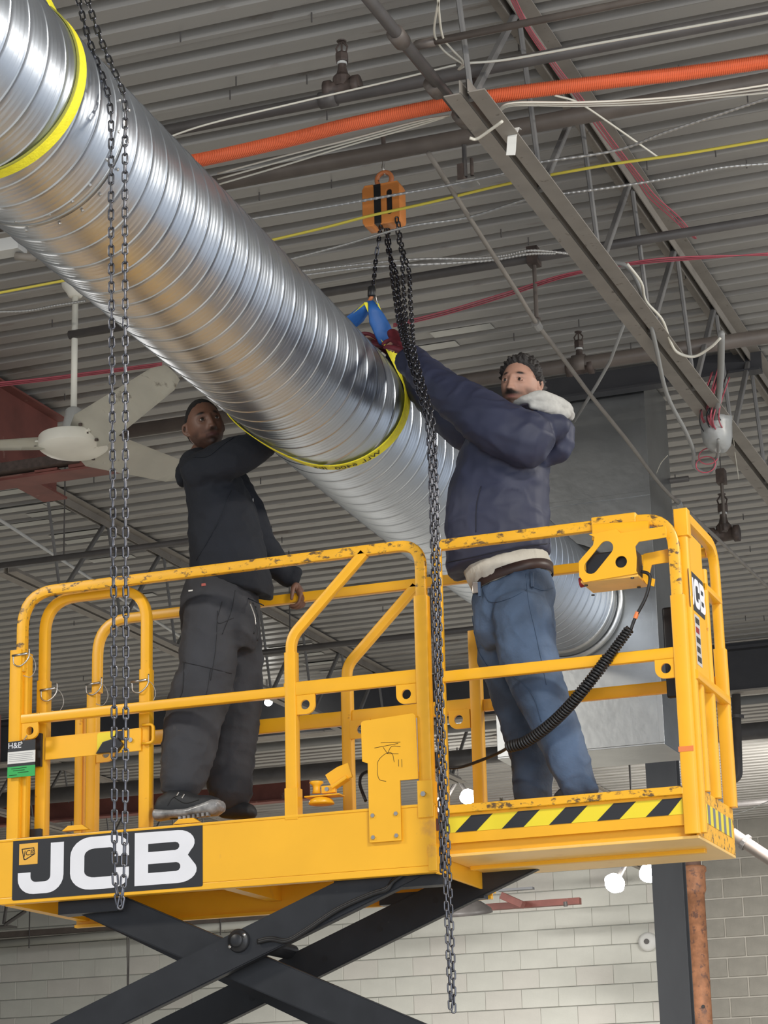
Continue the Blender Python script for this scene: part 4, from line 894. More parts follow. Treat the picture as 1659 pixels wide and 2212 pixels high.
# end hoop, plate, posts
rail([(XE-.0, .10, 3.0), (XE-.0, .10, 4.30)], YEL, .045, .045, 'end_post', 0)
rail([(XE, .10, zt+.01), (XE, .70, zt+.01), (XE, .70, 3.4)], YEL, .046, .042, 'end_hoop', [0, .13, 0], up=(1, 0, 0))
obj('open_socket', plate([rr2(-.03, -.03, .03, .03, .004), rr2(-.022, -.022, .022, .022, .003)], .12, ((XE, .10, 4.33), (1, 0, 0), (0, 1, 0))), YEL, lift)
rail([(XE, .70, 3.19), (XE, .70, 3.9)], YEL, .056, .05, 'end_post', 0); rail([(XE, .42, 3.19), (XE, .42, 4.2)], YEL, .045, .04, 'end_post', 0)
rail([(XE, .22, 3.19), (XE, .22, 3.66)], YEL, .04, .04, 'end_post', 0)
rail([(XE+.01, .08, 3.665), (XE+.01, .70, 3.665)], YEL, .045, .04, 'end_rail', 0, up=(0, 0, 1)); rail([(XE, .40, 4.12), (XE, .70, 4.12)], YEL, .05, .03, 'end_rail', 0, up=(0, 0, 1))
obj('end_panel', BB(((XE+.012, .10, 3.68), (XE+.018, .36, 4.30)), r=.002), YPLATE, lift)
fE = ((XE+.0188, .12, 3.97), (0, 1, 0), (0, 0, 1))
obj('end_decal', plate([rr2(-.05, -.015, .225, .155, .01)], .001, fE), DECAL_BLACK, lift)
sE = lambda pts: [(a*.30-.03, b*.155+.008) for a, b in pts]
for ol in ([sE(J)], [sE(C_)], [sE(Bo), sE(Bh1)[::-1], sE(Bh2)[::-1]]): obj('letter', plate(ol, .001, ((XE+.0202, .10, 3.955), (0, 1, 0), (0, 0, 1))), DECAL_WHITE, lift)
obj('model_decal', plate([rr2(0, 0, .09, .22, .004)], .001, ((XE+.0188, .14, 3.72), (0, 1, 0), (0, 0, 1))), mat('pale_decal', (.55, .52, .5), .5), lift)
for k in range(5): obj('model_mark', B(((XE+.0192, .15, 3.735+k*.042), (XE+.0202, .22-.01*(k % 2), 3.76+k*.042))), INK if k != 3 else REDB, lift)
obj('orange_tape', B(((XP-.028, .0185, 3.33), (XP+.036, .0195, 3.352))), ORT, lift)
smooth(obj('black_bumper', BB((PY(1440, 1508, .35), PY(1462, 1312, .38)), r=.012), RUBBER, lift))
# --- yellow ID bracket plate bolted on the side
a = PY(782, 1552, -.02); b = PY(900, 1680, -.02); c_ = PY(865, 1815, -.02)
X0, X1, Z1 = PY(781, 1560, -.02).x, PY(897, 1560, -.02).x, PY(840, 1545, -.02).z; Zm = PY(895, 1683, -.02).z; Z0 = PY(830, 1818, -.02).z; Zl = PY(785, 1645, -.02).z
Xa, Xb = PY(797, 1700, -.02).x, PY(866, 1740, -.02).x
ol = [(Xa, Z0), (Xb, Z0), (Xb, Zm), (X1+.006, Zm), (X1+.006, Zm+.02)] + arc(X1-.012, Z1-.018, .014, 0, 90, 4) + arc(X0+.014, Z1-.03, .014, 90, 180, 4) + [(X0+.002, Zl), (Xa, Zl-.01)]
obj('bracket_plate', plate([ol], .008, ((0, -.022, 0), (1, 0, 0), (0, 0, 1)), .001), YPLATE, lift)
obj('bracket_box', BB(((X0+.06, -.01, Zm+.03), (X1+.016, .05, Z1-.02)), r=.004), WHITEP, lift)
for bx, bz in ((Xa+.018, ZD-.035), (Xb-.02, ZD-.035), (Xa+.018, Z0+.02), (Xb-.02, Z0+.02)): obj('bracket_bolt', cyl((bx, -.026, bz), (0, -1, 0), .0095, .008, 6), ZINC, lift)
sq = lambda *l: [Vector((X0+.12, -.0275, Zm+.12))+Vector((a_, 0, b_)) for a_, b_ in l]
for l in (((-.05, -.08), (-.045, -.03), (-.01, .0), (.02, -.0), (.03, -.04)), ((0, 0), (-.02, .03)), ((0, 0), (.02, .03), (.06, .025)), ((.0, .0), (.05, -.005)), ((-.06, .03), (.05, .04)), ((-.03, .05), (.06, .045)), ((.05, -.03), (.05, -.06)), ((.065, -.03), (.065, -.065)), ((-.05, -.08), (-.04, -.11), (-.01, -.12))):
    obj('marker_scribble', T(spline(sq(*l), 3) if len(l) > 2 else sq(*l), .0011, 4), INK, lift)
obj('marker_heart', T([PY(x, y, Yn-.021) for x, y in ((88, 1548), (80, 1553), (73, 1550), (74, 1543), (81, 1541), (86, 1544), (90, 1550), (91, 1543), (84, 1540))], .0012, 4), INK, lift)
# --- yellow foot pedal latch on the toe board
px_ = PY(695, 1735, .06)
smooth(obj('pedal_base', lathe(bmesh.new(), PY(690, 1738, .06)+Vector((.01, 0, 0)), (0, 0, 1), [(.055, 0), (.058, .004), (.05, .02), (.03, .03)], 20), YEL, lift))
obj('pedal_plate', BB((PY(662, 1722, .06)+Vector((0, -.03, -.006)), PY(738, 1718, .06)+Vector((0, .04, .006))), r=.003), YEL, lift)
smooth(obj('pedal_boss', lathe(bmesh.new(), PY(684, 1714, .06), (0, 0, 1), [(.02, 0), (.016, .02), (.018, .035), (.032, .045), (.03, .052)], 16), YEL, lift))
obj('pedal_pin', cyl(PY(707, 1705, .02), (0, -1, 0), .01, .01, 8), ZINC, lift)
obj('pedal_link', BB((PY(694, 1714, .05), PY(728, 1697, .075)), r=.003), YEL, lift)
obj('pedal_arm', sweep(bmesh.new(), [PY(720, 1702, .06), PY(752, 1680, .06)], rrect(.05, .016)), YEL, lift)
obj('pedal_pad', sweep(bmesh.new(), [PY(711, 1688, .06), PY(735, 1672, .06), PY(757, 1663, .06)], rrect(.014, .07)), YEL, lift)
for px in (165, 405): obj('toe_bracket', plate([[(-.06, 0), (.06, 0), (.035, .018), (-.035, .018)]], .03, (PY(px, 1793-(px-165)*.06, .01), (1, 0, 0), (0, 0, 1)), .002), YEL, lift)
# --- control box hung on the extension rail
Yc = -.02
def cpx(l): return [(PY(x, y, Yc).x, PY(x, y, Yc).z) for x, y in l]
outer = cpx([(1274, 1155), (1332, 1143), (1340, 1152), (1438, 1137), (1440, 1160), (1380, 1170), (1372, 1180), (1375, 1205), (1374, 1234), (1377, 1238), (1262, 1258), (1252, 1245), (1251, 1214), (1258, 1205), (1282, 1178), (1285, 1160)])
c1, c2 = cpx([(1310, 1184), (1277, 1225)]); rs = .032
d = Vector((c2[0]-c1[0], c2[1]-c1[1])).normalized(); nrm = Vector((-d.y, d.x)); ob = []
for i in range(9): a = math.pi*i/8; ob.append((c1[0]+rs*(nrm.x*math.cos(a)-d.x*math.sin(a)), c1[1]+rs*(nrm.y*math.cos(a)-d.y*math.sin(a))))
for i in range(9): a = math.pi+math.pi*i/8; ob.append((c2[0]+rs*(nrm.x*math.cos(a)-d.x*math.sin(a)), c2[1]+rs*(nrm.y*math.cos(a)-d.y*math.sin(a))))
k0 = cpx([(1342, 1214)])[0]; hole2 = [(k0[0]+.027*math.cos(2*math.pi*i/18), k0[1]+.027*math.sin(2*math.pi*i/18)) for i in range(18)]
cb = plate([outer, ob, hole2], .006, ((0, Yc, 0), (1, 0, 0), (0, 0, 1)), .001); obj('control_bracket', cb, YEL, lift)
bx0, bx1 = PY(1253, 1240, Yc).x, PY(1377, 1240, Yc).x; bz = PY(1262, 1258, Yc).z
obj('control_box', BB(((bx0, Yc+.005, bz), (bx1, Yc+.20, bz+.012)), r=.003), mat('box_underside', (.90, .52, .10), .4, var=.1), lift)
obj('control_body', BB(((bx0+.02, Yc+.02, bz+.012), (bx1-.01, Yc+.14, bz+.13)), r=.008), PLBLK, lift)
for bxp, byp in ((1266, 1264), (1366, 1248), (1281, 1285), (1380, 1268)): 
    pp = PZ(bxp, byp, bz-.001); obj('box_bolt', cyl((pp.x, pp.y, bz), (0, 0, -1), .008, .005, 8), RUBBER, lift)
obj('stop_button', cyl((bx0, Yc+.10, bz+.03), (-1, 0, -.1), .022, .03, 14), REDB, lift)
rail([(PY(1278, 1150, Yc).x, .0, zt-.05), (PY(1400, 1150, Yc).x, .0, zt-.065)], YEL, .075, .02, 'hanger_plate', 0)
obj('rail_clamp', BB(((PY(1275, 1120, 0).x, .01, zt-.045), (PY(1372, 1120, 0).x, .08, zt+.022)), r=.006), YWORN, lift)
obj('guard_plate', plate([cpx([(1378, 1185), (1442, 1172), (1442, 1200), (1395, 1208), (1388, 1235), (1402, 1240), (1400, 1255), (1384, 1250), (1376, 1238)])], .006, ((0, Yc+.1, 0), (1, 0, 0), (0, 0, 1)), .001), YPLATE, lift)
# cable: straight piece, coil, straight piece
c0 = [PY(x, y, .02) for x, y in ((1385, 1235), (1398, 1238), (1404, 1250), (1395, 1290), (1372, 1335), (1362, 1362))]
smooth(obj('control_cable', T(spline(c0, 6), .0075, 8), RUBBER, lift)); obj('cable_tag', T([PY(1377, 1322, .02), PY(1372, 1336, .02)], .0095, 8), ORT, lift)
ca = [PY(x, y, Y) for x, y, Y in ((1360, 1358, .02), (1320, 1412, .01), (1260, 1490, -.0), (1200, 1555, .05), (1140, 1600, .10), (1098, 1614, .13))]
cs = spline(ca, 60); fr_ = frames(cs); hel = []
L_ = 0; tot = sum((b_-a_).length for a_, b_ in zip(cs, cs[1:])); turns = 58; dense = []
for i in range(len(cs)-1):
    for q in range(3):
        p = cs[i].lerp(cs[i+1], q/3); L_ += (cs[i+1]-cs[i]).length/3; a = 2*math.pi*turns*(L_/tot); t_, u_, v_ = fr_[i]
        rr_ = .021*(1 if L_ > .15 else .8); dense.append(p+u_*(rr_*math.cos(a))+v_*(rr_*math.sin(a)))
smooth(obj('coiled_cable', T(dense, .0062, 6), RUBBER, lift))
ce = [PY(x, y, Y) for x, y, Y in ((1098, 1614, .13), (1080, 1625, .2), (1040, 1642, .3), (995, 1657, .4), (960, 1658, .4), (900, 1655, .4), (840, 1660, .3), (790, 1668, .2), (777, 1690, .15), (790, 1730, .1))]
smooth(obj('control_cable', T(spline(ce, 6), .0075, 8), RUBBER, lift))
# locking pins with lanyards
for (px, py, Y_) in ((103, 1490, Yg-.03), (200, 1478, Yf-.03), (300, 1472, Yg-.03), (43, 1415, Yn-.03)):
    p = PY(px, py, Y_); t_ = thing('locking_pin', {103: 'steel locking pin with tangled wire on the second left post', 200: 'steel locking pin with wire loop on the far left post', 300: 'steel locking pin with bail on the right gate post', 43: 'steel locking pin with wire loop on the left corner post'}[px], 'pin', p)
    smooth(obj('shaft', T([p+Vector((-.04, 0, 0)), p+Vector((.04, 0, .004))], .006, 8), ZINC, t_))
    smooth(obj('bail', T(spline([p+Vector((-.035, 0, 0)), p+Vector((-.03, 0, -.04)), p+Vector((.01, -.01, -.055)), p+Vector((.045, 0, -.02)), p+Vector((.05, 0, .03))], 5), .0035, 6), ZINC, t_))
    smooth(obj('lanyard', T(spline([p+Vector((.03, 0, .01)), p+Vector((.07, 0, -.02)), p+Vector((.085, 0, -.07)), p+Vector((.06, 0, -.11)), p+Vector((.02, 0, -.10))], 5), .0018, 5), BX, t_))
# inspection tag
tp = [PY(x, y, -.03) for x, y in ((18, 1603), (77, 1601), (75, 1680), (16, 1681))]
tx0, tx1 = tp[3].x, tp[1].x; tz1, tz0 = tp[0].z, tp[3].z; tg = thing('inspection_tag', 'black white and green inspection tag tied to the left corner post', 'tag', (tx0, -.03, tz0))
Hh = tz1-tz0
obj('header', B(((tx0, -.032, tz0+.71*Hh), (tx1, -.03, tz1))), DECAL_BLACK, tg); obj('card', B(((tx0, -.032, tz0+.30*Hh), (tx1, -.03, tz0+.71*Hh))), TAGW, tg); obj('footer', B(((tx0, -.032, tz0), (tx1, -.03, tz0+.30*Hh))), TAGG, tg)
obj('number_bar', B(((tx0, -.0325, tz0+.30*Hh), (tx1, -.03, tz0+.38*Hh))), DECAL_BLACK, tg)
me = text_mesh('H&E', .038, .0006); place_mesh(me, (tx0+.036, -.0325, tz0+.875*Hh), (1, 0, 0), (0, 0, 1)); obj('lettering', me, DECAL_WHITE, tg)
for k in range(5): obj('print_line', B(((tx0+.006, -.0325, tz0+(.44+.05*k)*Hh), (tx1-.008-.004*(k % 3), -.0318, tz0+(.455+.05*k)*Hh))), mat('print_grey', (.35, .35, .35), .6), tg)
for k, (a_, b_) in enumerate(((.01, .05), (.055, .11), (.03, .09), (.02, .1))): obj('handwriting', T([(tx0+a_, -.0325, tz0+(.06+.06*k)*Hh), (tx0+b_, -.0325, tz0+(.065+.06*k)*Hh)], .0012, 4), INK, tg)
obj('eyelet', lathe(bmesh.new(), ((tx0+tx1)/2, -.0325, tz0+.93*Hh), (0, -1, 0), [(.007, 0), (.007, .002), (.004, .003)], 12), ZINC, tg); obj('tie', T([((tx0+tx1)/2, -.03, tz0+.93*Hh), ((tx0+tx1)/2+.01, .0, tz1+.03)], .0025, 5), BX, tg)
# red strip at the extreme left edge
o = obj('red_post', BB((PY(-30, 1745, .3), PY(3, 1545, .35)), r=.004), REDOX); tag(o, 'red upright sliver at the left edge beside the corner post', 'post')
# --- scissor arms
def arm(l0, l1, Y0, w_, name='scissor_arm', m=BLACKP, t_=.055):
    p = Vector(PY(*l0, Y0)); q = Vector(PY(*l1, Y0)); bm = sweep(bmesh.new(), [p, q], rrect(w_, t_, .006, 2), up=(0, 1, 0))
    bmesh.ops.rotate(bm, verts=[], cent=p); return smooth_flat(obj(name, bm, m, lift))
def arm2(l0, l1, Y0, w_, th=.05):
    p = PY(*l0, Y0); q = PY(*l1, Y0); d_ = (q-p).normalized(); n_ = Vector((0, 1, 0)).cross(d_)
    bm = bmesh.new()
    rings = []
    for P_ in (p, q): rings.append([bm.verts.new(P_+n_*a_+Vector((0, b_, 0))) for a_, b_ in ((-w_/2, -th/2), (w_/2, -th/2), (w_/2, th/2), (-w_/2, th/2))])
    for j in range(4): bm.faces.new((rings[0][j], rings[0][(j+1) % 4], rings[1][(j+1) % 4], rings[1][j]))
    bm.faces.new(rings[0][::-1]); bm.faces.new(rings[1]); bmesh.ops.recalc_face_normals(bm, faces=bm.faces)
    bmesh.ops.bevel(bm, geom=list(bm.edges), offset=.005, segments=2, affect='EDGES'); return obj('scissor_arm', bm, BLACKP, lift)
# A: falls to the right (inner), B: rises to the right (outer, nearest), and their far-side partners
arm2((150, 1925), (1100, 2330), .14, .150)
arm2((100, 2258), (920, 1852), .07, .150)
arm2((100, 1900), (1000, 2330), .58, .150)
arm2((300, 2265), (1160, 1840), .62, .150)
pv = PY(515, 2032, .04)
smooth(obj('pivot_boss', lathe(bmesh.new(), pv, (0, -1, 0), [(.052, -.02), (.052, .0), (.045, .012), (.03, .014), (.03, .025), (.024, .03)], 28), BLACKP, lift))
obj('pivot_pin', cyl(pv+Vector((0, .6, 0)), (0, -1, 0), .035, .6, 20), BLACKP, lift)
for px, py in ((497, 2045), (528, 2020)): obj('pivot_bolt', lathe(bmesh.new(), PY(px, py, .03), (0, -1, 0), [(.008, 0), (.008, .006), (.004, .009)], 8), ZINC, lift)
for px, py in ((941, 1945), (821, 2007), (701, 2071), (544, 2156)): obj('arm_hole', cyl(PY(px, py, .594), (0, 1, 0), .014, .02, 14), RUBBER, lift)
for k, off in enumerate((0, 4)):
    smooth(obj('hydraulic_hose', T(spline([PY(x, y+off, .035-.004*k) for x, y in ((556, 2032), (585, 2026), (620, 2030), (660, 2008), (730, 1962), (800, 1930), (835, 1918), (850, 1900), (880, 1880))], 6), .008, 7), RUBBER, lift))
obj('roller_track', B(((1.6, .05, 2.86), (2.1, .13, 2.91))), BLACKP, lift); obj('roller_track', B(((1.6, .60, 2.86), (2.1, .66, 2.91))), BLACKP, lift)
obj('arm_mount', B(((.25, .06, 2.85), (.55, .16, 2.95))), BLACKP, lift)
obj('scissor_base', BB(((-.2, .0, .45), (2.6, PW, .75)), r=.01), BLACKP, lift); obj('chassis', BB(((-.3, -.05, .15), (2.7, PW+.05, .5)), r=.02), BLACKP, lift)
arm2((1100, 2330), (150, 2755), .07, .150); arm2((100, 2258), (1100, 2700), .14, .150)
for wx in (.1, 2.3):
    for wy in (-.05, PW-.1): smooth(obj('wheel', cyl((wx, wy, .19), (0, 1, 0), .19, .14, 24), RUBBER, lift))

# ================================================================ PEOPLE
from mathutils.bvhtree import BVHTree
def ell(bm, rings, n=28, ex=2.3):
    """rings: (centre, u, v) -> closed loft"""
    R_ = []
    for c, u, v in rings:
        row = []
        for i in range(n):
            a = 2*math.pi*i/n; ca, sa = math.cos(a), math.sin(a)
            row.append(bm.verts.new(c + u*(math.copysign(abs(ca)**(2/ex), ca)) + v*(math.copysign(abs(sa)**(2/ex), sa))))
        R_.append(row)
    for a_, b_ in zip(R_, R_[1:]):
        for j in range(n): bm.faces.new((a_[j], a_[(j+1) % n], b_[(j+1) % n], b_[j]))
    bm.faces.new(R_[0][::-1]); bm.faces.new(R_[-1]); return bm
def limb(bm, pts, rad, n=16, k=4, flat=1.):
    P_ = spline(pts, k); m = len(P_); R_ = []
    for i in range(m):
        f = i/(m-1)*(len(rad)-1); j = min(int(f), len(rad)-2); R_.append(rad[j]+(rad[j+1]-rad[j])*(f-j))
    d0 = (P_[0]-P_[1]).normalized(); d1 = (P_[-1]-P_[-2]).normalized()
    P_ = [P_[0]+d0*R_[0]*.8, P_[0]+d0*R_[0]*.5]+P_+[P_[-1]+d1*R_[-1]*.5, P_[-1]+d1*R_[-1]*.8]; R_ = [R_[0]*.45, R_[0]*.85]+R_+[R_[-1]*.85, R_[-1]*.45]
    return sweep(bm, P_, [(x, y*flat) for x, y in circ(1, n)], scale=R_)
def remesh(bm, voxel, smooth_it=3):
    bmesh.ops.recalc_face_normals(bm, faces=bm.faces)
    me = bpy.data.meshes.new('tmp'); bm.to_mesh(me); bm.free(); o = bpy.data.objects.new('tmp', me); COL.objects.link(o)
    md = o.modifiers.new('r', 'REMESH'); md.mode = 'VOXEL'; md.voxel_size = voxel; md.use_smooth_shade = True
    if smooth_it: s_ = o.modifiers.new('s', 'SMOOTH'); s_.factor = .5; s_.iterations = smooth_it
    bpy.context.view_layer.update(); out = bpy.data.meshes.new_from_object(o.evaluated_get(bpy.context.evaluated_depsgraph_get()))
    bpy.data.objects.remove(o); bpy.data.meshes.remove(me)
    for p in out.polygons: p.use_smooth = True
    return out
def folds(me, amp=.006, sc=(7, 7, 12), seed=0., dirv=None, amp2=0., f2=40.):
    me.update(); nr = [v.normal.copy() for v in me.vertices]
    for v, nn in zip(me.vertices, nr):
        p = v.co; q = Vector((p.x*sc[0]+seed, p.y*sc[1], p.z*sc[2])); w_ = noise.noise(q*1.0)
        ridge = 1-abs(noise.noise(q*1.7+Vector((3, 5, 7))))*2.2
        d = amp*w_ + amp*.8*max(-.3, ridge-.55)
        if dirv is not None: d += amp2*math.sin(p.dot(dirv)*f2 + 3*noise.noise(q*.6))*max(0, noise.noise(q*.5+Vector((9, 1, 2)))+.25)
        v.co = p + nn*d
    me.update(); return me
def stick(me_obj, px, py, off=.002):
    me = me_obj.data if hasattr(me_obj, 'data') else me_obj
    key = me.name
    if key not in BV: BV[key] = BVHTree.FromPolygons([v.co.copy() for v in me.vertices], [list(p.vertices) for p in me.polygons])
    d = ray(px, py).normalized(); h = BV[key].ray_cast(cam_pos, d)
    return (h[0]+h[1]*off, h[1]) if h[0] is not None else (PY(px, py, .3), Vector((0, -1, 0)))
BV = {}
def seam(me_obj, pts, r, m, parent, name='seam'):
    P_ = [stick(me_obj, *p)[0] for p in [tuple(q) for q in px_line(pts)]]
    return smooth(obj(name, T(P_, r, 5), m, parent))
def px_line(pts, k=6):
    v = spline([Vector((a, b, 0)) for a, b in pts], k); return [(q.x, q.y) for q in v]
def G(x, s): return math.exp(-(x/s)**2)
def head_pt(d, sc=1.):
    """unit direction (x side, y forward, z up) -> head surface point"""
    x, y, z = d.x*.077, d.y*(.096 if d.y > 0 else .104), d.z*(.118 if d.z > 0 else .122)
    if z < -.02:
        t = min(1, (-z-.02)/.10); x *= 1-.30*t*t; 
        if y < 0: y *= 1-.45*t
    if y > 0:
        face = min(1, y/.05)
        flat = .10*max(0, 1-abs(x)/.06); y = y*(1-.06*G(z-.08, .05))
        y += face*(-.0105*(G(x-.032, .0155)+G(x+.032, .0155))*G(z-.0, .012)
            + .0055*(G(x-.030, .018)+G(x+.030, .018))*G(z-.024, .009)
            + .0035*(G(x-.046, .016)+G(x+.046, .016))*G(z+.028, .016)
            + .0065*G(x, .026)*G(z+.066, .014) - .0048*G(x, .022)*G(z+.0685, .0032)
            + .010*G(x, .022)*G(z+.104, .016) - .004*G(x, .03)*G(z+.084, .006))
        nb = 0
        if -.060 < z < .022:
            t = (0.022-z)/.068
            nb = (.004+.023*t**1.3)*G(x, .0085+.006*t) if z > -.046 else .027*G(x, .0145)*max(0, 1-(-.046-z)/.013)**.7
            nb += .010*(G(x-.0135, .006)+G(x+.0135, .006))*G(z+.043, .009)
        y += face*nb
    return Vector((x, y, z))*sc
def head_bm(bm, Mh, sc, nu=88, nv=72):
    rows = []
    for i in range(nv+1):
        th = math.pi*i/nv; row = []
        for j in range(nu):
            ph = 2*math.pi*j/nu; d = Vector((math.sin(th)*math.cos(ph), math.sin(th)*math.sin(ph), math.cos(th)))
            row.append(bm.verts.new(Mh @ head_pt(d, sc)))
        rows.append(row)
    for a_, b_ in zip(rows, rows[1:]):
        for j in range(nu): bm.faces.new((a_[j], a_[(j+1) % nu], b_[(j+1) % nu], b_[j]))
    bmesh.ops.remove_doubles(bm, verts=rows[0]+rows[-1], dist=1e-4)
    # ears
    for s_ in (-1, 1):
        c = lambda x, y, z: Mh @ (Vector((s_*x, y, z))*sc)
        limb(bm, [c(.072, -.004, .022), c(.085, -.018, .020), c(.089, -.024, .0), c(.084, -.016, -.020), c(.074, -.002, -.032)], [.0065*sc]*5, 10)
        limb(bm, [c(.072, -.004, .012), c(.078, -.010, -.012)], [.010*sc, .008*sc], 10)
def hairline(y):
    tb = [(-.2, -.075), (-.06, -.07), (-.03, -.045), (-.012, .0), (.012, .012), (.03, .035), (.05, .058), (.075, .074), (.12, .082)]
    for (a, b), (c, d) in zip(tb, tb[1:]):
        if a <= y <= c: return b+(d-b)*(y-a)/(c-a)
    return tb[0][1] if y < tb[0][0] else tb[-1][1]
def hair_mesh(Mh, sc, off, bump, bs, nu=120, nv=100, drop=0.):
    bm = bmesh.new(); rows = []
    for i in range(nv+1):
        th = math.pi*i/nv; row = []
        for j in range(nu):
            ph = 2*math.pi*j/nu; d = Vector((math.sin(th)*math.cos(ph), math.sin(th)*math.sin(ph), math.cos(th)))
            p = head_pt(d, 1.); t = (p.z-hairline(p.y)-drop)/.014 + .5*noise.noise(p*90); t = max(0., min(1., t))
            o_ = (off+bump*abs(noise.noise(p*bs))*1.6)*t - .006*(1-t)
            row.append(bm.verts.new(Mh @ ((p+d*o_)*sc)))
        rows.append(row)
    for a_, b_ in zip(rows, rows[1:]):
        for j in range(nu): bm.faces.new((a_[j], a_[(j+1) % nu], b_[(j+1) % nu], b_[j]))
    bmesh.ops.remove_doubles(bm, verts=rows[0]+rows[-1], dist=1e-4); bmesh.ops.recalc_face_normals(bm, faces=bm.faces)
    return bm
def head_matrix(c, fwd, up):
    f_ = fwd.normalized(); u_ = (up-f_*up.dot(f_)).normalized(); x_ = f_.cross(u_)
    Mx = Matrix((x_, f_, u_)).transposed().to_4x4(); Mx.translation = c; return Mx
def hand(bm, w_, d, nrm, thumb, curl=(35, 45, 35), s=1., spread=.004):
    """wrist point, palm direction, palm normal (side the fingers curl to), thumb side"""
    d = d.normalized(); nrm = (nrm-d*nrm.dot(d)).normalized(); sd = d.cross(nrm).normalized()
    if sd.dot(thumb) < 0: sd = -sd
    limb(bm, [w_, w_+d*.035*s, w_+d*.085*s], [.026*s, .034*s, .036*s], 14, 3, .42)
    bm2 = bmesh.new(); bm2.free()
    for q in (-1, 0, 1): limb(bm, [w_+d*.015*s+sd*q*.012*s, w_+d*.088*s+sd*q*.026*s], [.015*s, .0125*s], 10)
    for k, (off, ln) in enumerate(((.030, .92), (.0105, 1.0), (-.0095, .95), (-.029, .76))):
        p = w_+d*.086*s+sd*off*s; seg = [p-d*.02*s, p]; a = 0
        for j, l_ in enumerate((.045, .028, .022)):
            a += math.radians(curl[j]*(1+.06*k)); dd = (d*math.cos(a)+nrm*math.sin(a)+sd*(off*1.2)).normalized(); p = p+dd*l_*ln*s; seg.append(p)
        limb(bm, seg, [.0095*s, .0098*s, .0088*s, .0082*s, .007*s], 10)
    p = w_+d*.022*s+sd*.022*s
    t1 = p+(d*.6+sd*.75+nrm*.3).normalized()*.042*s; t2 = t1+(d*.85+sd*.15+nrm*.5).normalized()*.032*s; t3 = t2+(d*.8-sd*.1+nrm*.6).normalized()*.026*s
    limb(bm, [p-sd*.01*s, p, t1, t2, t3], [.014*s, .014*s, .0115*s, .0105*s, .008*s], 10)
def paint(me, Mh, sc, base, lip, beard, brow, beard_fn):
    inv = Mh.inverted(); ca = me.color_attributes.new('tone', 'FLOAT_COLOR', 'POINT')
    buf = []
    for v in me.vertices:
        p = (inv @ v.co)/sc; c = Vector(base)
        if p.length < .17 and p.z > -.16:
            if p.y > .03:
                k = G(p.x, .024)*G(p.z+.0685, .0085); c = c.lerp(Vector(lip), min(1, k*1.1))
                k = (G(abs(p.x)-.033, .0175)**2)*G(p.z-.027, .0052) * (1 if abs(p.x) > .012 else .1); c = c.lerp(Vector(brow), min(1, 1.9*k))
                k = (G(abs(p.x)-.032, .014))*G(p.z-.0065, .0022); c = c.lerp(Vector(brow), min(1, .8*k))
                k = (G(abs(p.x)-.032, .014))*G(p.z+.012, .005); c = c*(1-.2*k)
                k = (G(abs(p.x)-.0085, .0032))*G(p.z+.050, .0028); c = c.lerp(Vector((.02, .01, .008)), min(1, k*.9))
            b = beard_fn(p); c = c.lerp(Vector(beard), max(0, min(1, b)))
            # inner ear
        buf += [c.x, c.y, c.z, 1]
    ca.data.foreach_set('color', buf)
def eyes(Mh, sc, parent, look):
    for s_ in (-1, 1):
        c = Vector((s_*.0325, .0775, -.001)); 
        bm = bmesh.new(); bmesh.ops.create_uvsphere(bm, u_segments=20, v_segments=14, radius=.0112)
        for v in bm.verts: v.co = Mh @ ((Vector((v.co.x*1.12, v.co.y, v.co.z*.52))+c)*sc)
        e = smooth(obj('eye', bm, EYEW, parent))
        bm = bmesh.new(); bmesh.ops.create_uvsphere(bm, u_segments=14, v_segments=8, radius=.0064)
        for v in bm.verts: v.co = Mh @ ((Vector((v.co.x+look[0]*.005, v.co.y*.4+.0113, v.co.z+look[1]*.002))+c)*sc)
        i_ = smooth(obj('iris', bm, IRIS, e))
        # upper and lower lids
        for zz, rr_ in ((.0062, .0030), (-.0064, .0022)):
            lp = [Mh @ ((Vector((c.x+.0145*t, c.y+.0105*math.sqrt(max(0, 1-t*t*.85))-.001, c.z+zz*math.cos(t*1.35)+.0004))*sc)) for t in [q/6-1 for q in range(13)]]
            lids.append((lp, rr_*sc))
PXM = 472.
def ring_px(cx, cy, hw, b, Y, tilt, psi, pxm=PXM):
    h = hw/pxm; a = math.sqrt(max(.0009, h*h-(b*math.sin(psi))**2))/math.cos(psi)
    return (PY(cx, cy, Y), Vector((a, 0, -tilt*a)), Vector((0, b, 0)))

# ---------------------------------------------------------------- worker in black
psi = math.radians(24.9)
man = thing('person', 'worker in black hoodie and charcoal work pants at left, one arm behind the duct', 'person', PY(440, 1760, .35))
def q1(x, y, Y): return PY(x, y, Y)
# trousers
bm = bmesh.new()
ell(bm, [ring_px(*r, .36, t, psi) for *r, t in ((478, 1236, 72, .135, .1), (478, 1262, 79, .15, .1), (476, 1300, 85, .16, .05), (476, 1345, 86, .165, .0), (476, 1385, 84, .16, .0), (478, 1410, 70, .13, 0))])
r_ = lambda *l: [x/PXM for x in l]
limb(bm, [q1(452, 1330, .27), q1(450, 1420, .25), q1(432, 1500, .24), q1(417, 1560, .22), q1(408, 1620, .19), q1(398, 1660, .16), q1(393, 1690, .13)], r_(60, 63, 68, 64, 60, 53, 48))
limb(bm, [q1(505, 1330, .46), q1(515, 1420, .48), q1(515, 1500, .5), q1(505, 1570, .5), q1(497, 1640, .5), q1(495, 1690, .48), q1(505, 1715, .46)], r_(58, 54, 52, 54, 54, 50, 44))
for pp in ((362, 1545), (356, 1640)): limb(bm, [q1(pp[0]+25, pp[1]-20, .2), q1(pp[0]+22, pp[1]+25, .2)], r_(30, 30))
tm = folds(remesh(bm, .012, 3), .011, (6, 6, 9), 3.3, Vector((.3, .2, .9)), .004, 34.)
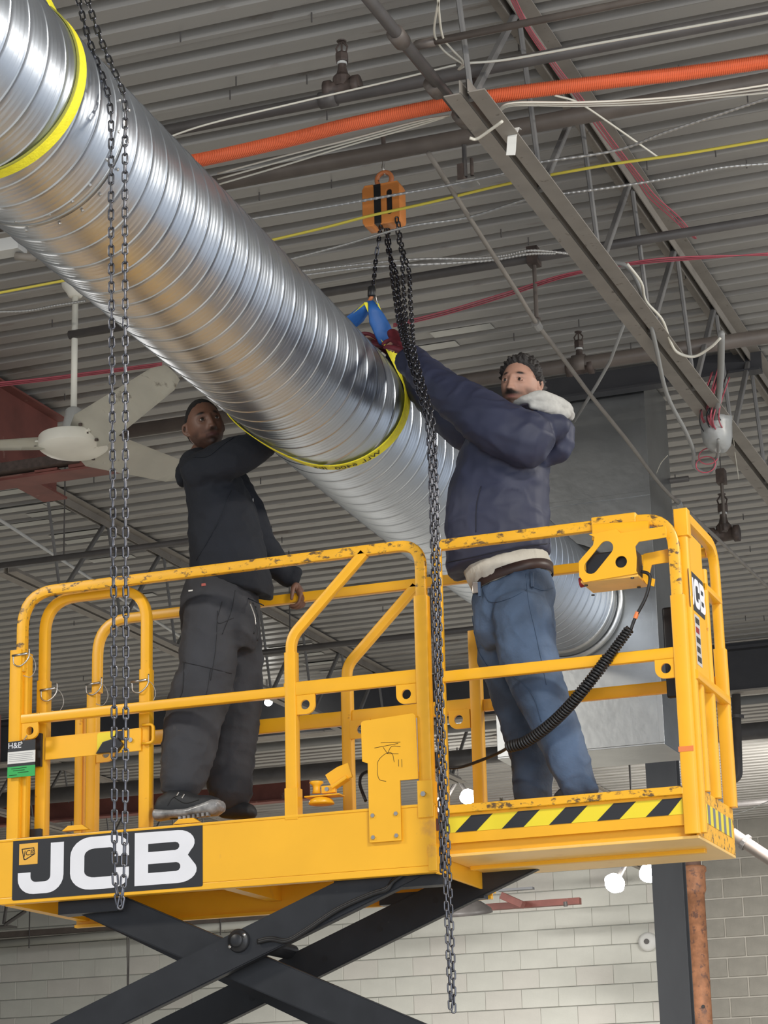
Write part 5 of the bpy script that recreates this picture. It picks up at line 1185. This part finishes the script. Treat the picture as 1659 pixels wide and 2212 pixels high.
trousers = obj('trousers', tm, PANTM, man)
# hoodie
bm = bmesh.new()
ell(bm, [ring_px(*r, .38, t, psi) for *r, t in ((436, 976, 26, .08, 0), (440, 990, 46, .13, 0), (450, 1008, 62, .185, 0), (462, 1040, 68, .205, 0), (475, 1085, 74, .20, 0), (484, 1130, 78, .19, 0), (490, 1175, 82, .18, .05), (496, 1215, 87, .18, .12), (500, 1250, 90, .18, .22), (507, 1272, 84, .17, .30), (508, 1276, 70, .14, .30))])
limb(bm, [q1(432, 1022, .22), q1(470, 1003, .22), q1(520, 982, .25), q1(556, 963, .30), q1(562, 930, .36), q1(532, 885, .44), q1(520, 850, .5)], r_(46, 45, 43, 38, 33, 29, 25))
limb(bm, [q1(495, 1040, .54), q1(535, 1105, .58), q1(560, 1170, .60), q1(592, 1218, .63), q1(624, 1246, .66)], r_(42, 40, 38, 33, 24))
limb(bm, [q1(412, 1000, .40), q1(397, 1020, .42), q1(394, 1040, .40)], r_(22, 18, 12))
limb(bm, [q1(415, 985, .25), q1(440, 990, .2), q1(470, 975, .25)], r_(14, 16, 12))
for x, y in ((640, 1240), (618, 1225), (600, 1213)): limb(bm, [q1(x-6, y+14, .66), q1(x-2, y-2, .66)], r_(17, 17))
hm = folds(remesh(bm, .011, 3), .010, (6, 6, 8), 1.1, Vector((.7, .2, .7)), .005, 30.)
hoodie = obj('hoodie', hm, HOODM, man)
# body: one continuous mesh
hc1 = PY(442, 921, .33)
F1 = (RIGHT*.30 - FWD*.86 - DOWN*.36); U1 = (-DOWN*.90 - RIGHT*.27 + FWD*.30)
MH1 = head_matrix(hc1, F1, U1); HS = 1.14
lids = []
bm = bmesh.new(); head_bm(bm, MH1, HS)
nk = PY(432, 985, .40)
limb(bm, [MH1 @ Vector((0, -.03, -.07)), MH1 @ Vector((0, -.045, -.12)), nk, nk+Vector((.04, .02, -.12))], [.056, .055, .06, .08])
limb(bm, [nk+Vector((.02, 0, -.05)), q1(470, 1100, .38), q1(485, 1200, .38), q1(478, 1290, .36)], [.11, .12, .12, .12])
limb(bm, [q1(440, 1020, .25), q1(500, 990, .24), q1(556, 963, .30), q1(562, 925, .37), q1(530, 875, .45), q1(518, 830, .52)], [.06, .05, .042, .04, .032, .027])
limb(bm, [q1(480, 1040, .5), q1(535, 1105, .58), q1(562, 1170, .60), q1(618, 1238, .655), q1(636, 1256, .67)], [.06, .05, .042, .032, .027])
limb(bm, [q1(455, 1320, .27), q1(430, 1500, .24), q1(398, 1690, .16)], [.08, .055, .04]); limb(bm, [q1(500, 1320, .46), q1(512, 1500, .5), q1(500, 1720, .46)], [.08, .055, .04])
hand(bm, q1(638, 1260, .672), q1(655, 1290, .662)-q1(636, 1256, .675), Vector((.25, -.15, -1)), Vector((-1, -.2, 0)), (38, 48, 40), 1.0)
hand(bm, q1(518, 832, .52), Vector((.3, .2, .9)), Vector((.8, -.2, -.3)), Vector((-.3, -1, 0)), (20, 30, 20), 1.0)
eyes(MH1, HS, man, (.1, .4))
for lp, rr_ in lids: limb(bm, lp, [rr_]*3, 8, 1)
m1 = remesh(bm, .0036, 1)
def beard1(p):
    if p.y < -.02 or p.z > -.02: return 0
    n_ = .25*noise.noise(p*120)
    jaw = min(1, max(0, (-p.z-.058-.35*max(0, .055-abs(p.x))*(1 if abs(p.x) > .03 else 0))/.012)) if p.z < -.05 else 0
    must = G(p.x, .030)*G(p.z+.054, .0055)
    chin = G(p.x, .026)*min(1, max(0, (-p.z-.076)/.006))
    side = min(1, max(0, (abs(p.x)-.050)/.008))*min(1, max(0, (-p.z-.03)/.02))
    lipk = G(p.x, .021)*G(p.z+.0685, .006)
    return max(jaw*.6*(1-lipk), must*.8, chin*.85, side*.55) + n_*(.4 if p.z < -.05 else 0)
paint(m1, MH1, HS, (.165, .078, .050), (.14, .055, .050), (.018, .011, .009), (.012, .007, .006), beard1)
body1 = obj('body', m1, SKIN1, man); body1['label'] = 'bearded head with short hair, neck and hands'
smooth(obj('hair', hair_mesh(MH1, HS, .0028, .001, 300, drop=.008), HAIR1, man))
# shoes
def shoe(pl_, Y, par, ms, ml, s=1.):
    bm = bmesh.new(); rings = []
    for x, y, hh, wd in pl_: rings.append((PY(x, y, Y), Vector((.0, 0, hh/PXM)), Vector((0, wd, 0))))
    ell(bm, rings, 20, 2.4); return smooth(obj('shoe', remesh(bm, .008, 2), ms, par))
sh = shoe([(338, 1748, 8, .03), (346, 1744, 22, .042), (370, 1738, 32, .046), (400, 1738, 30, .048), (430, 1740, 22, .052), (455, 1738, 20, .052), (472, 1738, 14, .045), (479, 1740, 5, .02)], .075, man, SHOEM, None)
bm = bmesh.new(); ell(bm, [(PY(x, y, .075), Vector((.0, 0, hh/PXM)), Vector((0, wd, 0))) for x, y, hh, wd in ((334, 1764, 5, .02), (340, 1761, 13, .054), (375, 1759, 9, .056), (410, 1757, 10, .056), (440, 1750, 14, .060), (465, 1744, 18, .060), (478, 1741, 12, .052), (483, 1741, 4, .02))], 20, 2.6)
so = smooth(obj('sole', remesh(bm, .006, 1), SOLEM, sh))
for k in range(7):
    p = PY(388+k*10, 1768-k*1.6, .03); g = obj('tread_lug', B((p+Vector((-.005, -.006, -.008)), p+Vector((.006, .02, .008)))), SOLEM, sh)
for (x, y) in ((384, 1716), (396, 1720)):
    p, nn = stick(sh, x, y, .001); e = obj('lace_eyelet', T([p+Vector((-.006, 0, -.008)), p+Vector((.006, 0, .008))], .0035, 6), ZINC, sh)
    
for l in (((375, 1722), (400, 1735), (430, 1728)), ((362, 1740), (372, 1725), (392, 1716))):
    P_ = [stick(sh, *p, .001)[0] for p in px_line(l)]; e = obj('lace', T(P_, .0018, 5), RUBBER, sh)
shoe([(470, 1755, 6, .03), (480, 1750, 18, .042), (500, 1746, 24, .046), (525, 1750, 20, .05), (545, 1753, 16, .045), (553, 1755, 6, .02)], .46, man, SHOEM, None)
# trouser details
dk = mat('dark_seam', (.018, .018, .021), .8); lt = mat('seam_light', (.11, .11, .12), .8)  # dark and pale tones for raised seam lines
for l in (((508, 1275), (500, 1320), (480, 1370)), ((470, 1320), (466, 1400), (455, 1470)), ((395, 1430), (440, 1440), (500, 1455)), ((398, 1432), (395, 1490), (385, 1515)), ((455, 1445), (448, 1490), (440, 1520)), ((480, 1300), (470, 1345), (505, 1335))):
    seam(trousers, l, .0016, dk, man, 'trouser_seam')
p, nn = stick(trousers, 441, 1263, .002); obj('red_label', B((p+Vector((-.012, -.001, -.006)), p+Vector((.012, .001, .006)))), mat('label_red', (.45, .10, .08), .6), man)
p, nn = stick(trousers, 414, 1276, .002); obj('reflective_patch', B((p+Vector((-.015, -.001, -.003)), p+Vector((.014, .001, .004)))), TAGW, man)
p, nn = stick(hoodie, 546, 1080, .002); obj('zip_pull', B((p+Vector((-.002, -.001, -.012)), p+Vector((.002, .001, .006)))), TAGW, man)
for l in (((540, 1302), (550, 1330), (553, 1350)), ((546, 1302), (556, 1335), (548, 1370)), ((552, 1310), (560, 1340), (556, 1385))):
    smooth(obj('key_strap', T([PY(x, y, .14) for x, y in px_line(l)], .0035, 5), ZINC if l[0][0] == 540 else RUBBER, man))
seam(hoodie, ((418, 988), (450, 985), (480, 962), (505, 945)), .003, HOODM, man, 'collar_edge'); seam(hoodie, ((412, 1246), (460, 1256), (520, 1285), (570, 1308)), .003, HOODM, man, 'hem_edge')
seam(hoodie, ((500, 1060), (470, 1130), (425, 1210)), .0022, HOODM, man, 'fold_seam')

# ---------------------------------------------------------------- worker in navy
psi = math.radians(16.9); PXM2 = 484.
man2 = thing('person', 'bearded worker in navy jacket and blue jeans at right reaching over the duct', 'person', PY(1170, 1715, .35))
rp = lambda *a: ring_px(*a, psi, PXM2)
r2 = lambda *l: [x/PXM2 for x in l]
bm = bmesh.new()
ell(bm, [rp(*r, .38, t) for *r, t in ((1108, 1262, 88, .155, -.22), (1108, 1290, 89, .165, -.12), (1110, 1330, 87, .165, 0), (1112, 1370, 84, .16, 0), (1118, 1400, 66, .12, 0))])
limb(bm, [q1(1128, 1330, .28), q1(1138, 1410, .26), q1(1165, 1490, .24), q1(1195, 1560, .24), q1(1222, 1625, .25), q1(1242, 1675, .27), q1(1252, 1712, .28)], r2(66, 65, 58, 50, 46, 42, 38))
limb(bm, [q1(1080, 1340, .46), q1(1083, 1420, .48), q1(1108, 1500, .5), q1(1132, 1580, .5), q1(1148, 1650, .5), q1(1150, 1715, .5)], r2(56, 53, 50, 46, 44, 42))
limb(bm, [q1(1262, 1690, .25), q1(1280, 1704, .22)], r2(24, 14))
jm = folds(remesh(bm, .011, 3), .010, (6, 6, 8), 5.1, Vector((.2, .3, .9)), .005, 36.)
jeans = obj('jeans', jm, JEANM, man2)
# shirt and belt
bm = bmesh.new(); ell(bm, [rp(*r, .38, t) for *r, t in ((1082, 1190, 92, .15, -.17), (1094, 1222, 91, .155, -.2), (1106, 1246, 90, .16, -.22), (1108, 1262, 84, .15, -.22))])
shirt = obj('shirt_tail', folds(remesh(bm, .010, 2), .004, (14, 14, 3), 2), mat('cream_rib_knit', (.55, .52, .45), .85, bump=.4, bscale=60), man2)
def loop_band(cx, cy, hw, b, tilt, h, out, m, name, par, n=48):
    bm = bmesh.new(); c, u, v = rp(cx, cy, hw, b, .38, tilt); rows = []
    for i in range(n):
        a = 2*math.pi*i/n; ca, sa = math.cos(a), math.sin(a); d = u*math.copysign(abs(ca)**(2/2.3), ca)+v*math.copysign(abs(sa)**(2/2.3), sa); nn = d.normalized()
        rows.append([bm.verts.new(c+d+nn*o_+Vector((0, 0, z_))) for o_, z_ in ((0, -h/2), (out, -h/2), (out, h/2), (0, h/2))])
    for i in range(n):
        a_, b_ = rows[i], rows[(i+1) % n]
        for j in range(4): bm.faces.new((a_[j], a_[(j+1) % 4], b_[(j+1) % 4], b_[j]))
    bmesh.ops.recalc_face_normals(bm, faces=bm.faces); return smooth(obj(name, bm, m, par))
belt = loop_band(1108, 1252, 86, .156, -.23, .046, .004, LEATHER, 'belt', man2)
for px in (1042, 1148):
    p, nn = stick(jeans, px, 1254-(px-1108)*.22+16, .014); obj('belt_loop', B((p+Vector((-.006, -.006, -.012)), p+Vector((.006, .003, .055)))), JEANM, man2)
p = PY(1033, 1272, .26); obj('buckle', BB((p+Vector((-.025, -.01, -.02)), p+Vector((.005, .01, .03))), r=.003), ZINC, man2)
# jacket
bm = bmesh.new()
ell(bm, [rp(*r, .38, t) for *r, t in ((1140, 878, 34, .09, 0), (1138, 893, 52, .14, 0), (1120, 915, 74, .18, 0), (1098, 945, 92, .205, 0), (1086, 990, 103, .205, 0), (1078, 1050, 109, .195, 0), (1074, 1110, 113, .19, 0), (1074, 1160, 115, .187, -.08), (1076, 1200, 115, .187, -.16), (1077, 1218, 113, .183, -.17), (1078, 1222, 98, .16, -.17))])
limb(bm, [q1(1140, 948, .17), q1(1082, 925, .15), q1(1022, 886, .17), q1(962, 845, .23), q1(918, 806, .29), q1(890, 778, .33)], r2(66, 62, 55, 48, 43, 37))
limb(bm, [q1(1060, 935, .52), q1(1005, 925, .55), q1(960, 893, .6), q1(905, 830, .66), q1(860, 775, .70)], r2(58, 52, 44, 38, 34))
limb(bm, [q1(1188, 905, .38), q1(1214, 935, .38), q1(1208, 968, .38), q1(1188, 985, .38)], r2(26, 30, 30, 22))
limb(bm, [q1(1160, 905, .24), q1(1200, 925, .28)], r2(30, 34))
jk = folds(remesh(bm, .011, 3), .011, (5, 6, 8), 8.3, Vector((.5, .2, .8)), .006, 34.)
jacket = obj('jacket', jk, JACKM, man2)
seam(jacket, ((966, 1215), (1010, 1206), (1080, 1190), (1150, 1178), (1186, 1174)), .0022, mat('seam_navy', (.01, .011, .022), .6), man2, 'hem_seam')
seam(jacket, ((1040, 1050), (1030, 1090), (1028, 1150)), .002, mat('seam_navy', (.01, .011, .022), .6), man2, 'pocket_seam')
# grey hood roll round the neck
bm = bmesh.new()
limb(bm, [q1(1112, 872, .20), q1(1135, 862, .16), q1(1165, 858, .18), q1(1195, 868, .24), q1(1222, 882, .32), q1(1232, 900, .38)], r2(6, 10, 14, 16, 16, 11))
limb(bm, [q1(1150, 874, .17), q1(1190, 882, .22), q1(1222, 895, .32)], r2(10, 13, 12))
limb(bm, [q1(1222, 890, .4), q1(1190, 876, .5), q1(1140, 872, .52)], r2(12, 14, 12))
hood = obj('grey_hood', folds(remesh(bm, .006, 2), .004, (14, 14, 30), 4), FLEECE, man2); hood['label'] = 'light grey sweatshirt hood at the neck'
# body
hc2 = PY(1124, 833, .33)
F2 = (-RIGHT*.44 - FWD*.85 - DOWN*.26); U2 = (-DOWN*.95 + RIGHT*.10 + FWD*.24)
MH2 = head_matrix(hc2, F2, U2); HS2 = 1.10
lids = []
bm = bmesh.new(); head_bm(bm, MH2, HS2)
nk = PY(1140, 895, .40)
limb(bm, [MH2 @ Vector((0, -.03, -.07)), MH2 @ Vector((0, -.045, -.11)), nk, nk+Vector((-.02, .0, -.12))], [.06, .058, .062, .08])
limb(bm, [nk+Vector((0, 0, -.06)), q1(1085, 1050, .38), q1(1080, 1180, .38), q1(1110, 1300, .38)], [.12, .14, .14, .12])
limb(bm, [q1(1130, 945, .2), q1(1022, 886, .18), q1(930, 818, .28), q1(885, 772, .34)], [.06, .05, .036, .028])
limb(bm, [q1(1060, 935, .5), q1(985, 912, .57), q1(905, 830, .66), q1(850, 765, .70)], [.06, .05, .038, .028])
limb(bm, [q1(1130, 1320, .28), q1(1170, 1500, .24), q1(1245, 1690, .27)], [.08, .055, .04]); limb(bm, [q1(1080, 1330, .46), q1(1110, 1500, .5), q1(1150, 1700, .5)], [.08, .055, .04])
hand(bm, q1(884, 772, .34), q1(850, 722, .42)-q1(884, 772, .34), Vector((-.8, .3, -.2)), Vector((.2, -1, .4)), (18, 30, 25), .98)
hand(bm, q1(850, 765, .70), q1(815, 735, .66)-q1(850, 765, .70), Vector((-.3, 0, -1)), Vector((0, -1, .2)), (12, 20, 18), .98)
eyes(MH2, HS2, man2, (-.2, -.2))
for lp, rr_ in lids: limb(bm, lp, [rr_]*3, 8, 1)
m2 = remesh(bm, .0036, 1)
def beard2(p):
    if p.y < -.03 or p.z > -.02: return 0
    n_ = .3*noise.noise(p*120)
    jaw = min(1, max(0, (-p.z-.072)/.012))
    must = 1.3*G(p.x, .040)*G(p.z+.057, .0085)
    side = min(1, max(0, (abs(p.x)-.048)/.010))*min(1, max(0, (-p.z-.02)/.02))
    lipk = G(p.x, .021)*G(p.z+.0685, .005)
    return max(jaw*.85*(1-lipk), must*1.1, side*.55) + n_*(.4 if p.z < -.05 else 0)
paint(m2, MH2, HS2, (.43, .235, .165), (.26, .10, .085), (.035, .026, .022), (.018, .012, .010), beard2)
body2 = obj('body', m2, SKIN2, man2); body2['label'] = 'head with moustache and beard, neck and hands'
smooth(obj('hair', hair_mesh(MH2, HS2, .011, .018, 55, drop=.004), HAIR2, man2))
# maroon work gloves over both hands
bm = bmesh.new()
hand(bm, q1(884, 772, .34), q1(850, 722, .42)-q1(884, 772, .34), Vector((-.8, .3, -.2)), Vector((.2, -1, .4)), (18, 30, 25), 1.16)
limb(bm, [q1(882, 770, .34), q1(862, 740, .39), q1(850, 722, .42)], [.034, .040, .034], 14, 4, .7)
obj('work_glove', remesh(bm, .005, 1), GLOVEM, man2)
bm = bmesh.new()
hand(bm, q1(850, 765, .70), q1(815, 735, .66)-q1(850, 765, .70), Vector((-.3, 0, -1)), Vector((0, -1, .2)), (12, 20, 18), 1.16)
limb(bm, [q1(850, 765, .70), q1(828, 745, .67), q1(812, 733, .66)], [.034, .040, .034], 14, 4, .7)
obj('work_glove', remesh(bm, .005, 1), GLOVEM, man2)
for l in (((1040, 1262), (1058, 1300), (1100, 1293), (1135, 1275)), ((1136, 1240), (1142, 1300), (1155, 1360), (1168, 1420), (1180, 1480)), ((1150, 1268), (1175, 1275), (1195, 1270)), ((1100, 1450), (1150, 1500), (1170, 1560)), ((1020, 1330), (1032, 1400), (1060, 1450))):
    seam(jeans, l, .0015, mat('denim_seam', (.045, .075, .13), .8), man2, 'jeans_seam')
for (pl_, Y) in (([(1200, 1722, 6, .03), (1215, 1718, 16, .045), (1245, 1716, 20, .048), (1275, 1720, 14, .05), (1290, 1722, 6, .03)], .27), ([(1110, 1738, 6, .03), (1122, 1732, 16, .045), (1150, 1730, 20, .048), (1180, 1735, 14, .05), (1192, 1738, 6, .03)], .5)):
    shoe(pl_, Y, man2, SHOEM, None)
